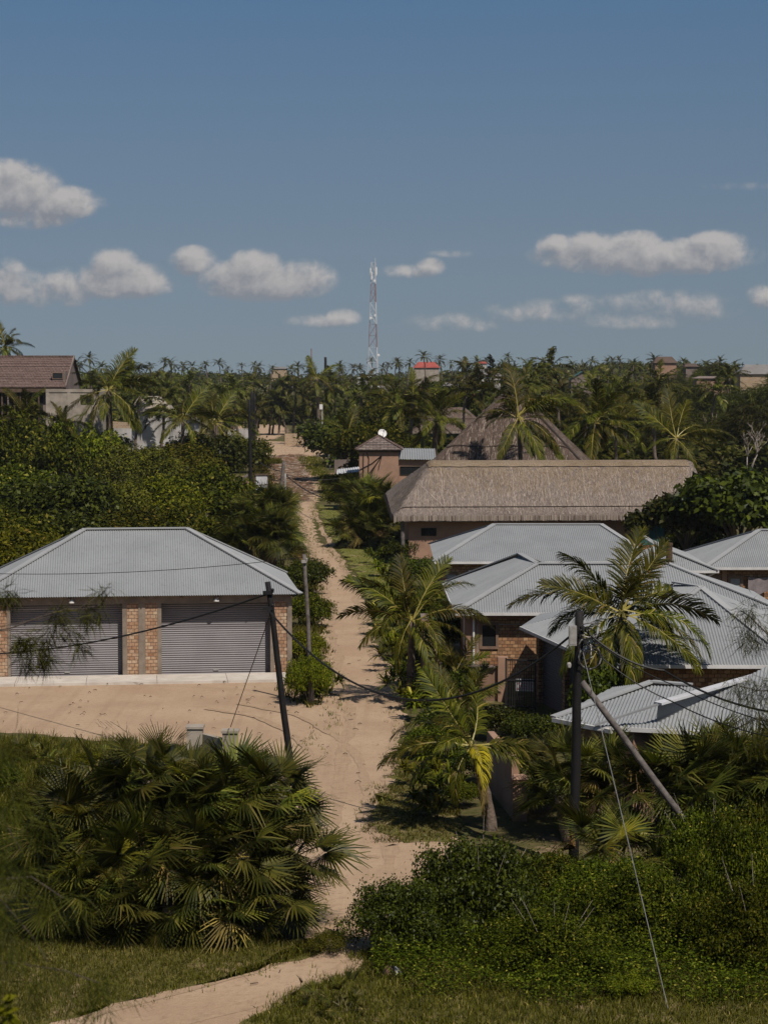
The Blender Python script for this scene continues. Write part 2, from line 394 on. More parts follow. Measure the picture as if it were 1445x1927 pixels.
def stem_mesh(seed, h, spread, r, n=5, mat='twig', trunk=None):
    rd = random.Random(seed); b = MB(); t0 = trunk or .0
    if trunk: b.tube([(0, 0, -.3), (rd.uniform(-.05, .05), 0, trunk * .5), (0, rd.uniform(-.1, .1), trunk)], [r * 1.5, r * 1.15, r], 7)
    for i in range(n):
        a = 6.283 * i / n + rd.uniform(-.4, .4); s = spread * rd.uniform(.5, 1)
        b.tube([(0, 0, t0 - .1), (math.cos(a) * s * .4, math.sin(a) * s * .4, t0 + (h - t0) * .45), (math.cos(a) * s, math.sin(a) * s, h * rd.uniform(.8, 1))], [r * .7, r * .45, r * .15], 5)
    return b.mesh('trunk' if trunk else 'stem', M[mat], uv=False, smooth=True)
STEM = {}
def plant(name, loc, key, sc, label, cat, group=None, rz=None, stem=None, rd=random):
    rz = rd.uniform(0, 6.28) if rz is None else rz
    t = thing(name, loc, label, cat, group, rz)
    s = (sc, sc, sc) if isinstance(sc, (int, float)) else sc
    me = BUSH[key]
    o = link('crown' if stem and stem.startswith('tree') else 'foliage', me, t, None, None, s)
    if stem: link('trunk' if stem.startswith('tree') else 'stem', STEM[stem], t, None, None, s)
    return t
# ---- coconut fronds: (slot 0 leaflets, slot 1 rachis)
def frond_arrays(seed, e0, bend, npair, droop=.35, ll=.26, wd=.0155, tw=0.0, curve=1.35):
    rng = np.random.default_rng(seed); ns = 24
    s = np.linspace(0, 1, ns + 1); e = e0 - bend * s ** curve
    side = .12 * rng.normal() * s ** 2
    dx, dz = np.cos(e) / ns, np.sin(e) / ns
    P = np.stack([np.concatenate([[0], np.cumsum(dx[:-1])]), side, np.concatenate([[0], np.cumsum(dz[:-1])])], 1)
    out = []; 
    t = np.linspace(.16, .995, npair)
    for sd in (1, -1):
        tt = t + rng.normal(size=npair) * .004
        tt = np.clip(tt, 0, 1); p = np.stack([np.interp(tt, s, P[:, i]) for i in range(3)], 1)
        ee = np.interp(tt, s, e); T = np.stack([np.cos(ee), 0 * ee, np.sin(ee)], 1); U = np.stack([-np.sin(ee), 0 * ee, np.cos(ee)], 1)
        S = np.array([0, 1.0, 0])[None] * sd
        ang = R(38) + R(30) * tt ** 1.5 + rng.normal(size=npair) * .07
        vee = .30 + rng.normal(size=npair) * .12 + tw * sd
        d1 = nrm(S * np.cos(ang)[:, None] * np.cos(vee)[:, None] + T * np.sin(ang)[:, None] + U * np.sin(vee)[:, None] * .8)
        L = ll * (np.sin(np.pi * np.clip(.12 + tt * .80, 0, 1)) ** .7) * (1 + rng.normal(size=npair) * .07)
        L = np.maximum(L, .05)
        g = np.array([0, 0, -1.0])
        dr = droop * (.7 + .6 * rng.random(npair))[:, None]
        d2 = nrm(d1 + g * dr * .9); d3 = nrm(d1 + g * dr * 2.4)
        n = nrm(np.cross(d1, np.cross(U, d1) + 1e-6)); w = nrm(np.cross(d1, U)) * (wd * (.8 + .4 * rng.random(npair)))[:, None] * .5
        a = p; b = p + d1 * (L * .35)[:, None]; c = b + d2 * (L * .35)[:, None]; f = c + d3 * (L * .30)[:, None]
        out.append(np.stack([a - w * .6, a + w * .6, b - w, b + w, c - w * .8, c + w * .8, f - w * .12, f + w * .12], 1))
    return np.concatenate(out), P
FQ = [(0, 1, 3, 2), (2, 3, 5, 4), (4, 5, 7, 6)]
def tri_rachis(P, r0):
    """rachis as a triangular tapered bar -> (N,8?) quads"""
    n = len(P); out = []
    for i in range(0, n - 1):
        a, b = P[i], P[i + 1]; ra, rb = r0 * (1 - .92 * i / (n - 1)), r0 * (1 - .92 * (i + 1) / (n - 1))
        d = nrm(b - a); s = nrm(np.cross(d, [0, 0, 1.0]) + 1e-6); u = np.cross(s, d)
        A = [a + s * ra, a + u * ra * .8, a - s * ra]; Bq = [b + s * rb, b + u * rb * .8, b - s * rb]
        out.append([A[0], A[1], Bq[1], Bq[0]]); out.append([A[1], A[2], Bq[2], Bq[1]]); out.append([A[2], A[0], Bq[0], Bq[2]])
    return np.array(out)
def frond_mesh(name, V, P, mats, r0=.0135):
    N = len(V); Q = tri_rachis(P, r0)
    allq = np.concatenate([V[:, f] for f in FQ] + [Q])           # every quad on its own four points
    # keep each leaflet one island: build leaflets with shared points, rachis as separate quads
    me = bpy.data.meshes.new(name)
    co = np.concatenate([V.reshape(-1, 3), Q.reshape(-1, 3)]); me.vertices.add(len(co)); me.vertices.foreach_set('co', co.astype(np.float32).ravel())
    i1 = (np.arange(N)[:, None, None] * 8 + np.array(FQ)[None]).reshape(-1, 4)
    i2 = N * 8 + np.arange(len(Q) * 4).reshape(-1, 4)
    idx = np.concatenate([i1, i2]).astype(np.int32); nf = len(idx)
    me.loops.add(nf * 4); me.polygons.add(nf); me.loops.foreach_set('vertex_index', idx.ravel())
    me.polygons.foreach_set('loop_start', np.arange(nf, dtype=np.int32) * 4); me.polygons.foreach_set('loop_total', np.full(nf, 4, np.int32))
    for mt in mats: me.materials.append(mt)
    me.polygons.foreach_set('material_index', np.concatenate([np.zeros(len(i1)), np.ones(len(i2))]).astype(np.int32))
    me.update(calc_edges=True); me.validate(); return me
FR = {}
BINS = [(80, .75), (60, 1.05), (40, 1.35), (18, 1.35), (-8, 1.0), (-42, .65)]
for bi, (e0, bd) in enumerate(BINS):
    for sdd in range(3):
        V, P = frond_arrays(100 + bi * 7 + sdd, R(e0), bd * (.85 + .2 * sdd), 56, [.25, .35, .5, .6, .7, .6][bi] * (.8 + .3 * sdd))
        FR[(bi, sdd)] = frond_mesh('frond', V, P, [M['coco'], M['rachis']])
V, P = frond_arrays(501, R(15), 1.7, 60, .8); FR['yellow'] = frond_mesh('frond', V, P, [M['coco_yellow'], M['rachis']])
V, P = frond_arrays(502, R(-62), .35, 60, 1.0); FR['dead'] = frond_mesh('frond', V, P, [M['coco_dead'], M['coco_dead']])
V, P = frond_arrays(503, R(60), .25, 60, .25); FR['spear'] = frond_mesh('frond', V, P, [M['coco'], M['rachis']])
def trunk_mesh(h, r, lean=(0, 0), seed=0, boots=True):
    rd = random.Random(seed); b = MB(); n = 14; pts = []; rs = []
    for i in range(n + 1):
        t = i / n; pts.append((lean[0] * t ** 1.6 + rd.uniform(-.01, .01), lean[1] * t ** 1.6, -.3 + (h + .3) * t))
        rs.append(r * (1.55 - .75 * t ** .35 + (.06 if i % 2 else 0)))
    b.tube(pts, rs, 9)
    return b.mesh('trunk', M['trunk'], uv=False, smooth=True)
def coconut(loc, h, L, fronds, label, lean=(0, 0), tr=.14, seed=0, group=None, name='coconut_palm'):
    rd = random.Random(seed); t = thing(name, loc, label, 'palm', group)
    link('trunk', trunk_mesh(h, tr, lean, seed), t)
    top = Vector((lean[0], lean[1], h))
    for fr in fronds:
        az, e0, lf = fr[0], fr[1], fr[2]; kind = fr[3] if len(fr) > 3 else None
        if kind: me = FR[kind]; de = 0
        else:
            bi = min(range(len(BINS)), key=lambda i: abs(BINS[i][0] - e0)); me = FR[(bi, rd.randrange(3))]; de = R(e0 - BINS[bi][0])
        o = link('frond', me, t, top + Vector((math.cos(R(az)) * .06, math.sin(R(az)) * .06, rd.uniform(-.12, .12))))
        o.rotation_mode = 'XYZ'
        m = Matrix.Rotation(R(az), 3, 'Z') @ Matrix.Rotation(-de, 3, 'Y') @ Matrix.Rotation(rd.uniform(-.95, .95) if e0 > 35 else rd.uniform(-.4, .4), 3, 'X')
        o.rotation_euler = m.to_euler(); o.scale = (L * lf,) * 3
    return t
def auto_fronds(seed, n=20, lo=-35, hi=82, young=False):
    rd = random.Random(seed); out = []; a = rd.uniform(0, 360)
    for i in range(n):
        t = i / (n - 1); e = hi - (hi - lo) * t ** (1.5 if young else .95) + rd.uniform(-7, 7)
        a += 137.5; out.append((a % 360 + rd.uniform(-12, 12), e, rd.uniform(.85, 1.08)))
    return out
# far crowns: whole crown in one mesh
FAR = {}
def baked(V, az, de, sc, off, roll=0):
    m = np.array(Matrix.Rotation(R(az), 3, 'Z') @ Matrix.Rotation(-de, 3, 'Y') @ Matrix.Rotation(roll, 3, 'X'))
    return (V * sc) @ m.T + np.array(off)
for k in range(6):
    rd = random.Random(900 + k); VV = []
    for (az, e0, lf) in auto_fronds(40 + k, 15, -40 + 6 * k, 80):
        V, P = frond_arrays(700 + rd.randrange(99), R(e0), 1.15, 15, .6, .27, .050)
        VV.append(baked(V, az, 0, lf, (0, 0, rd.uniform(-.04, .04))))
    V = np.concatenate(VV); FAR[k] = quads_mesh('crown', V, 8, FQ, M['coco_hazed'])
TRK = {}
for k in range(4): TRK[k] = trunk_mesh(1.0, .02, (random.Random(k).uniform(-.12, .12), 0), k)
def far_palm(x, y, top, L, label, group, seed, z0=None):
    """crown centre at height top"""
    rd = random.Random(seed); g = tz(x, y) if z0 is None else z0; h = max(1.2, top - g)
    t = thing('coconut_palm', (x, y, g), label, 'palm', group)
    k = rd.randrange(4); me = TRK[k]
    o = link('trunk', me, t, None, (0, 0, 0), (9, 9, h))
    lean = [v.co for v in me.vertices][-1].x * 9
    o = link('crown', FAR[rd.randrange(6)], t, (lean, 0, h), (rd.uniform(-.12, .12), rd.uniform(-.12, .12), rd.uniform(0, 6.28)), (L, L, L * rd.uniform(.85, 1.15)))
    return t
# ---- fan palms
def fan_arrays(seed, nseg=30, pet=.75, rad=.62, span=140, droop=.35, fold=.25, jn=.36):
    rng = np.random.default_rng(seed); out = []
    hub = np.array([pet, 0, 0.0])
    for i in range(nseg):
        a = R(span) * (2 * (i + .5) / nseg - 1); L = rad * (1 - .28 * abs(a / R(span)) ** 2) * (1 + .06 * rng.normal())
        d = np.array([math.cos(a), math.sin(a), 0]); s = np.array([-math.sin(a), math.cos(a), 0])
        wj = rad * jn * R(span) / nseg * 1.04
        zz = lambda r: fold * abs(math.sin(a)) * r - .75 * droop * (r / rad) ** 2.2 * rad * (1 + .25 * rng.normal() * (r > .5 * rad))
        st = []
        for r, w in ((.02 * rad, .01), (jn * L, wj), (.66 * L, wj * .95), (L, .004)):
            c = hub + d * r + np.array([0, 0, zz(r)]); pl = .035 * rad * (1 if r > .1 * rad else 0)
            st += [c - s * w, c + s * w + np.array([0, 0, pl * (1 if r < .6 * L else .3)])]
        out.append(st)
    V = np.array(out)
    P = np.array([[0, 0, 0], [pet * .35, 0, .015], [pet * .7, 0, .012], [pet, 0, 0]])
    return V, P
FANV = {}; FANM = {}
for i, (sp, dr, fo, rd_) in enumerate([(140, .22, .25, .62), (130, .42, .3, .66), (150, .30, .10, .60), (110, .55, .45, .64), (75, .2, .75, .66), (140, .7, .35, .58)]):
    FANV[i] = fan_arrays(60 + i, 36, .66, rd_ * 1.28, sp, dr, fo)
    FANM[i] = frond_mesh('leaf', *FANV[i], [M['fan'], M['petiole']], .018)
FANM['dead'] = frond_mesh('leaf', *fan_arrays(77, 26, .6, .75, 80, .9, .8), [M['fan_dead'], M['fan_dead']], .016)
FANM['yellow'] = frond_mesh('leaf', *fan_arrays(78, 32, .66, .8, 95, .45, .5), [M['fan_yellow'], M['petiole']], .016)
FANM['small'] = frond_mesh('leaf', *fan_arrays(79, 16, .8, .5, 70, .25, .5), [M['fan'], M['petiole']], .014)
def aim(d, roll, twist=0):
    x = Vector(d).normalized(); u = Vector((0, 0, 1)); y = u.cross(x)
    y = y.normalized() if y.length > .05 else Vector((0, 1, 0)); z = x.cross(y)
    m = Matrix((x, y, z)).transposed()
    return m @ Matrix.Rotation(roll, 3, 'X')
def fan_palm(loc, heads, label, seed=0, group=None, per=14, size=1.0, stems=True, lo=-.55, cap=100, dead=.1, name='fan_palm', key=None, facing=None):
    """heads: (x,y,z) of every stem tip relative to the base; the leaves fan out of each tip"""
    rd = random.Random(seed); t = thing(name, loc, label, 'palm', group); L = []
    for (hx, hy, hz) in heads:
        if stems and hz > .35:
            b = MB(); k = 8
            b.tube([(hx * .45 * (1 - q) + hx * q, hy * .45 * (1 - q) + hy * q, -.2 + (hz + .2) * q) for q in [i / k for i in range(k + 1)]], [.13 + .03 * (i % 2) for i in range(k + 1)], 7)
            link('trunk', b.mesh('trunk', M['trunk'], uv=False, smooth=True), t)
        for i in range(per):
            q = (i + .5) / per; zz = 1 - (1 - lo) * q + rd.uniform(-.1, .1); zz = min(.98, max(-.95, zz)); a = i * 2.3999 + rd.uniform(-.35, .35) + hx * 7
            rr = math.sqrt(max(0, 1 - zz * zz)); L.append((Vector((hx, hy, hz)), Vector((rr * math.cos(a), rr * math.sin(a), zz)), q))
    # leaves most visible first: towards the photograph's side and up
    L.sort(key=lambda e: -(-(e[0].y + .9 * e[1].y) * .8 + (e[0].z + e[1].z) * .5))
    rest = []
    for i, (p, d, q) in enumerate(L):
        dd = rd.random(); me = FANM[rd.choice([0, 1, 2, 2, 0, 3, 4, 5])] if dd > dead else FANM['dead' if q > .6 else ('yellow' if dd < dead * .35 else 3)]
        if key: me = FANM[key]
        s = size * rd.uniform(.85, 1.15); m = aim(d, rd.uniform(-.9, .9))
        if i < cap:
            link('leaf', me, t, p, m.to_euler(), s)
        else:
            V, P = FANV[rd.choice([0, 1, 2, 3])]; rest.append((V.reshape(-1, 3) * s) @ np.array(m).T + np.array(p))
    if rest:
        o = link('foliage', quads_mesh('foliage', np.concatenate([r.reshape(-1, 8, 3) for r in rest]), 8, FQ, M['fan']), t); o['kind'] = 'stuff'
    return t
# ---- strap-leaved garden plants (rosettes), grass, weeds
def rosette_mesh(seed, mat, n=40, L=.5, w=.07, heads=5, spread=.4, hmax=.9):
    rng = np.random.default_rng(seed); V = []
    for h in range(heads):
        o = np.array([rng.normal() * spread, rng.normal() * spread, hmax * (.3 + .7 * rng.random())])
        for i in range(n // 1):
            a = rng.random() * 6.283; e = R(75) - R(95) * rng.random(); l = L * (.6 + .6 * rng.random())
            d = np.array([math.cos(a) * math.cos(e), math.sin(a) * math.cos(e), math.sin(e)]); s = nrm(np.cross(d, [0, 0, 1.0])) * w * .5
            p1 = o + d * l * .5; p2 = p1 + nrm(d + [0, 0, -.35]) * l * .3; p3 = p2 + nrm(d + [0, 0, -.9]) * l * .25
            V.append([o - s * .4, o + s * .4, p1 - s, p1 + s, p2 - s * .8, p2 + s * .8, p3 - s * .05, p3 + s * .05])
    return quads_mesh('foliage', np.array(V), 8, FQ, M[mat])
def grass_mesh(pts, h, w, mat, seed=0, clump=1, name='grass'):
    rng = np.random.default_rng(seed); pts = np.repeat(np.asarray(pts, float), clump, 0); n = len(pts)
    pts[:, :2] += rng.normal(size=(n, 2)) * (.05 if clump > 1 else 0)
    a = rng.random(n) * 6.283; e = R(45) + R(45) * rng.random(n); l = h * (.5 + .9 * rng.random(n) ** 1.5)
    d = np.stack([np.cos(a) * np.cos(e), np.sin(a) * np.cos(e), np.sin(e)], 1); b = a + 1.57 + rng.normal(size=n)
    s = np.stack([np.cos(b), np.sin(b), 0 * b], 1) * (w * (.6 + .8 * rng.random(n)))[:, None] * .5
    g = np.array([0, 0, -.55]); m1 = pts + d * (l * .55)[:, None]; t1 = m1 + nrm(d + g) * (l * .45)[:, None]
    V = np.stack([pts - s, pts + s, m1 + s * .8, m1 - s * .8], 1); T = np.stack([m1 - s * .8, m1 + s * .8, t1 + s * .08, t1 - s * .08], 1)
    V = np.concatenate([V, T[:, [2, 3]]], 1)     # 6 points: base pair, mid pair, tip pair
    return quads_mesh(name, V, 6, [(0, 1, 2, 3), (3, 2, 4, 5)], M[mat])
def inside(poly, x, y):
    c = False; n = len(poly)
    for i in range(n):
        (x1, y1), (x2, y2) = poly[i], poly[(i + 1) % n]
        if (y1 > y) != (y2 > y) and x < (x2 - x1) * (y - y1) / (y2 - y1) + x1: c = not c
    return c
def fill(polypx, n, seed, avoid=(), edge_noise=10):
    """n ground points spread evenly IN THE WORLD over a polygon given in photo pixels"""
    rd = random.Random(seed); W = [PZ(*p) for p in polypx]; pl = [(p.x, p.y) for p in W]
    av = [[(PZ(*p).x, PZ(*p).y) for p in a] for a in avoid]
    x0, x1, y0, y1 = min(p[0] for p in pl), max(p[0] for p in pl), min(p[1] for p in pl), max(p[1] for p in pl); out = []; k = 0
    while len(out) < n and k < n * 30:
        k += 1; x, y = rd.uniform(x0, x1), rd.uniform(y0, y1)
        q = .28 * math.sin(x * 2.3 + y * 1.1) + .22 * math.sin(y * 3.7 - x * 1.7) + rd.gauss(0, .12)
        if inside(pl, x + q, y + q) and not any(inside(a, x + q * .6, y + q * .6) for a in av): out.append((x, y, tz(x, y)))
    return out
# ================================================================== the setting
def ground():
    xs = np.concatenate([np.linspace(-900, -140, 20)[:-1], np.linspace(-140, 200, 130), np.linspace(200, 900, 20)[1:]])
    ys = np.concatenate([np.linspace(-20, 60, 30)[:-1], np.linspace(60, 400, 80)[:-1], np.linspace(400, 1000, 60)[:-1], np.linspace(1000, 1120, 6)])
    v = [(x, y, tz(x, y)) for y in ys for x in xs]; nx = len(xs)
    f = [(j * nx + i, j * nx + i + 1, (j + 1) * nx + i + 1, (j + 1) * nx + i) for j in range(len(ys) - 1) for i in range(nx - 1)]
    me = bpy.data.meshes.new('ground'); me.from_pydata(v, [], f); me.materials.append(M['soil'])
    me.polygons.foreach_set('use_smooth', np.ones(len(f), bool)); me.update()
    tag(link('ground', me), kind='structure')
def sheet(name, px, mat, dz, seed=0, jit=.12, kind='structure', label=None):
    """flat irregular-edged sheet lying dz over the ground, outline given by ground points"""
    import bmesh
    rd = random.Random(seed); W = [PZ(*p) for p in px]; out = []
    for i, p in enumerate(W):
        q = W[(i + 1) % len(W)]; L = (q - p).length; n = max(1, min(60, int(L / .45)))
        for k in range(n):
            r = p.lerp(q, k / n); a = (q - p).normalized(); nn = Vector((-a.y, a.x, 0))
            w = jit * (math.sin(r.y * 2.1 + r.x) + .7 * math.sin(r.y * 5.3 - 2 * r.x) + rd.uniform(-.8, .8)) * min(1, L / 2)
            out.append(r + nn * w)
    bm = bmesh.new(); vs = [bm.verts.new((p.x, p.y, tz(p.x, p.y) + dz)) for p in out]
    fc = bm.faces.new(vs); bmesh.ops.triangulate(bm, faces=[fc])
    if fc.normal.z < 0 if fc.is_valid else False: bmesh.ops.reverse_faces(bm, faces=bm.faces)
    bmesh.ops.recalc_face_normals(bm, faces=bm.faces)
    me = bpy.data.meshes.new(name); bm.to_mesh(me); bm.free()
    if me.polygons[0].normal.z < 0: me.flip_normals()
    me.materials.append(M[mat]); return tag(link(name, me), label, None, None, kind)
ground()
ROAD = [(484, 829), (590, 834), (612, 852), (590, 880), (606, 905), (604, 930), (592, 955), (590, 985), (600, 1020), (640, 1055), (672, 1095), (690, 1140), (698, 1190),
        (722, 1235), (752, 1275), (764, 1318), (756, 1362), (746, 1400), (742, 1440), (722, 1490), (700, 1530), (690, 1560), (760, 1575), (850, 1575), (880, 1600), (820, 1650), (760, 1700), (730, 1745),
        (705, 1800), (695, 1836), (615, 1866), (545, 1902), (475, 1942), (460, 1996), (0, 1996), (80, 1915), (195, 1878), (340, 1846), (470, 1815), (575, 1788),
        (620, 1770), (600, 1700), (560, 1600), (540, 1480), (555, 1420), (600, 1390), (640, 1340), (622, 1300), (606, 1240), (598, 1170), (594, 1110), (588, 1060), (578, 1010), (560, 975), (530, 945), (512, 905), (500, 870), (486, 850)]
YARD = [(-420, 1255), (560, 1268), (620, 1310), (690, 1352), (650, 1420), (560, 1440), (520, 1420), (330, 1400), (180, 1392), (90, 1382), (-30, 1376), (-420, 1380)]
sheet('yard', YARD, 'sand', .010, 3, .14)
sheet('road', ROAD, 'sand', .020, 1, .13)
def tracks(px, offs, w, mat, seed):
    rd = random.Random(seed); C = [PZ(*p) for p in px]; L = []
    for p, q in zip(C, C[1:]):
        n = max(2, int((q - p).length / .5)); L += [p.lerp(q, k / n) for k in range(n)]
    for _ in range(3): L = [L[0]] + [(L[i - 1] + L[i] * 2 + L[i + 1]) / 4 for i in range(1, len(L) - 1)] + [L[-1]]
    road = next(o for o in COL.objects if o.name == 'road')
    for k, o in enumerate(offs):
        b = MB(); pr = None
        for i in range(len(L)):
            d = (L[min(i + 1, len(L) - 1)] - L[max(i - 1, 0)]).normalized(); nn = Vector((d.y, -d.x, 0)); c = L[i] + nn * (o + .10 * math.sin(i * .21 + k) + .05 * math.sin(i * .53))
            ww = w * (.7 + .5 * math.sin(i * .37 + 2 * k) ** 2 + rd.uniform(-.25, .25)); r = [c - nn * ww + Vector((0, 0, .026 + .002 * k)), c + nn * ww * (1 + rd.uniform(-.2, .2)) + Vector((0, 0, .026 + .002 * k))]
            if pr: b.face([pr[0], pr[1], r[1], r[0]])
            pr = r
        o_ = b.build('wheel_track', M[mat], road, uv=False); o_.location.z = .004 * (seed - 3)
tracks([(545, 910), (572, 955), (588, 1000), (612, 1050), (640, 1100), (652, 1160), (660, 1220), (685, 1290), (698, 1360), (692, 1430), (680, 1500), (668, 1570), (672, 1650), (660, 1720), (640, 1780), (560, 1828), (430, 1868), (260, 1912), (150, 1950)], (-.78, .72), .20, 'sand_track', 3)
tracks([(420, 1330), (520, 1345), (600, 1390), (640, 1460), (650, 1560), (690, 1610), (760, 1600)], (-.7, .7), .15, 'sand_track', 4)
sheet('side_road', [(440, 803), (500, 798), (530, 800), (545, 812), (520, 826), (486, 830), (455, 828), (420, 815)], 'sand', .020, 2, .4)
VERGE = [(598, 950), (608, 985), (640, 1035), (680, 1085), (700, 1140), (704, 1190), (760, 1235), (790, 1260), (800, 1150), (760, 1060), (720, 1030), (660, 960)]
VERGE2 = [(745, 1440), (728, 1490), (698, 1532), (684, 1562), (764, 1584), (860, 1588), (860, 1500), (820, 1440), (770, 1395), (752, 1400)]
sheet('lawn', VERGE, 'turf_green', .030, 4, .2)
sheet('lawn', VERGE2, 'turf', .030, 5, .2)
LAWN3 = [(0, 1390), (120, 1396), (260, 1404), (420, 1412), (510, 1424), (520, 1480), (300, 1600), (-60, 1600), (-100, 1400)]
sheet('lawn', LAWN3, 'turf', .028, 6, .2)
LAWN4 = [(-60, 1740), (260, 1760), (620, 1775), (596, 1798), (484, 1829), (362, 1860), (214, 1892), (108, 1927), (30, 1990), (-80, 1990)]
sheet('lawn', LAWN4, 'turf', .028, 7, .15)
LAWN5 = [(430, 1990), (456, 1926), (526, 1888), (600, 1854), (676, 1824), (696, 1788), (1000, 1760), (1500, 1760), (1500, 1990)]
sheet('lawn', LAWN5, 'turf', .028, 8, .15)
DEBRIS = [(505, 858), (572, 855), (578, 885), (590, 925), (580, 944), (545, 944), (530, 925), (512, 890)]
sheet('mulch_ground', DEBRIS, 'mulch', .034, 9, .3)
# ------------------------------------------------------------------ buildings
def framefn(o, u):
    u = Vector(u).normalized(); v = Vector((-u.y, u.x, 0))
    return lambda x, y, z: o + u * x + v * y + Vector((0, 0, z))
def roofpart(root, planes, caps, mat='zinc', gutters=(), period=.095, capr=.085, udir=None):
    b = MB()
    for p in planes: b.corrug(p, period, period * .165, udir=udir)
    r = b.build('roof', M[mat], root, smooth=False)
    for a, c in caps:
        k = MB(); k.bar(Vector(a) + Vector((0, 0, .03)), Vector(c) + Vector((0, 0, .03)), capr * 3.0, .05); o = k.build('ridge_cap', M['zinc_cap'], None); o.data.transform(Matrix.Translation(-root.location)); o.parent = r
    for a, c in gutters:
        k = MB(); k.bar(a, c, .09, .11); o = k.build('gutter', M['gutter'], None); o.data.transform(Matrix.Translation(-root.location)); o.parent = r
    return r
def window(root, fr, x, z, w, h, y=0, glass='glass', frame='frame_brown', sill=True, fw=.10, bars=0):
    b = MB()
    b.box(x - fw, x, y - .06, y + .02, z - fw, z + h + fw, fr); b.box(x + w, x + w + fw, y - .06, y + .02, z - fw, z + h + fw, fr)
    b.box(x, x + w, y - .06, y + .02, z + h, z + h + fw, fr); b.box(x, x + w, y - .06, y + .02, z - fw, z, fr)
    for i in range(bars): b.box(x + w * (i + 1) / (bars + 1) - .015, x + w * (i + 1) / (bars + 1) + .015, y - .04, y - .015, z, z + h, fr)
    o = b.build('window', M[frame], root)
    g = MB(); g.box(x, x + w, y - .012, y + .004, z, z + h, fr); k = g.build('pane', M[glass], None); k.data.transform(Matrix.Translation(-root.location)); k.parent = o
    return o
def sub(mb, name, mat, root, part):
    o = mb.build(name, M[mat] if isinstance(mat, str) else mat, None); o.data.transform(Matrix.Translation(-root.location)); o.parent = part; return o
def roller(root, fr, x0, x1, z0, z1, y, mat='door_slat', period=.085, name='roller_door'):
    b = MB(); n = int((z1 - z0) / period * 6); pts = []
    for i in range(n + 1):
        z = z0 + (z1 - z0) * i / n; ph = (z / period) % 1; yy = y - .016 * math.sin(math.pi * min(1, ph / .82)) if ph < .82 else y + .006
        pts.append((yy, z))
    for (ya, za), (yb, zb) in zip(pts, pts[1:]): b.face([fr(x0, ya, za), fr(x1, ya, za), fr(x1, yb, zb), fr(x0, yb, zb)])
    return b.build(name, M[mat], root)
# ---- the two-door garage
G0 = PZ(265, 1274.5); gf = framefn(G0, (1, .115, 0))
def garage():
    t = thing('garage', G0, 'low brick garage with two closed grey roller doors and hipped corrugated roof', 'garage')
    XL, XR, DP = -6.15, 5.87, 7.9
    b = MB()
    for a, c in ((-5.95, -5.07), (-.50, -.07), (.20, .66), (5.18, 5.68)):
        k = MB(); k.box(a, c, 0, .26, 0, 2.878, gf); k.build('brick_pier', M['brick_orange'], t)
    b.box(XL, XL + .25, .385, DP, 0, 3.25, gf); b.box(XR - .25, XR, .385, DP, 0, 3.25, gf); b.box(XL + .25, XR - .25, DP - .25, DP, 0, 3.25, gf)
    b.build('wall', M['brick_orange'], t)
    b = MB()
    for a, c, y in ((XL, -5.953, -.03), (-5.067, -4.95, -.012), (-.68, -.503, -.012), (-.067, .197, -.03), (.663, .82, -.012), (5.03, 5.177, -.012), (5.683, XR, -.03)): b.box(a, c, y, .38, 0, 2.878, gf)
    b.box(XL, XR, -.035, .27, 2.882, 3.17, gf)
    b.build('concrete_frame', M['concrete'], t)
    for a, c in ((-4.95, -.68), (.82, 5.03)):
        d = roller(t, gf, a, c, .02, 2.95, .40)
        h = MB(); h.box((a + c) / 2 - .10, (a + c) / 2 + .10, .362, .378, .16, .21, gf); sub(h, 'handle', 'box_grey', t, d)
    for i in range(5):
        s = MB(); x0 = XL - 1.2 + i * 2.66; s.box(x0, min(x0 + 2.645, XR + .1), -1.95 + .04 * (i % 2) * 0, -.04, -.1, .11 - .004 * (i % 2), gf); s.build('slab', M['slab'], t)
    for x in (-2.6, 2.95):
        l = MB(); c = gf(x, -.08, 3.0); l.tube([c + Vector((0, .05, .12)), c + Vector((0, -.05, .04))], [.02, .02]); l.tube([c + Vector((0, -.05, .06)), c + Vector((0, -.06, -.02)), c + Vector((0, -.06, -.06))], [.04, .11, .115], 10); l.build('lamp', M['white'], t)
    e, er = 3.20, 5.46; x0, x1, y0, y1 = XL - .33, XR + .32, -.36, DP + .33; hd = (y1 - y0) / 2
    A, B, C, D = gf(x0, y0, e), gf(x1, y0, e), gf(x1, y1, e), gf(x0, y1, e); P, Q = gf(x0 + hd, y0 + hd, er), gf(x1 - hd, y0 + hd, er)
    roofpart(t, [[A, B, Q, P], [B, C, Q], [C, D, P, Q], [D, A, P]], [(P, Q), (A, P), (B, Q), (C, Q), (D, P)], period=.092)
    for i in range(9):
        k = MB(); x = XL + .6 + i * 1.42; k.box(x, x + .05, -.30, -.04, 3.06, 3.17, gf); k.build('rafter_end', M['wood'], t)
garage()
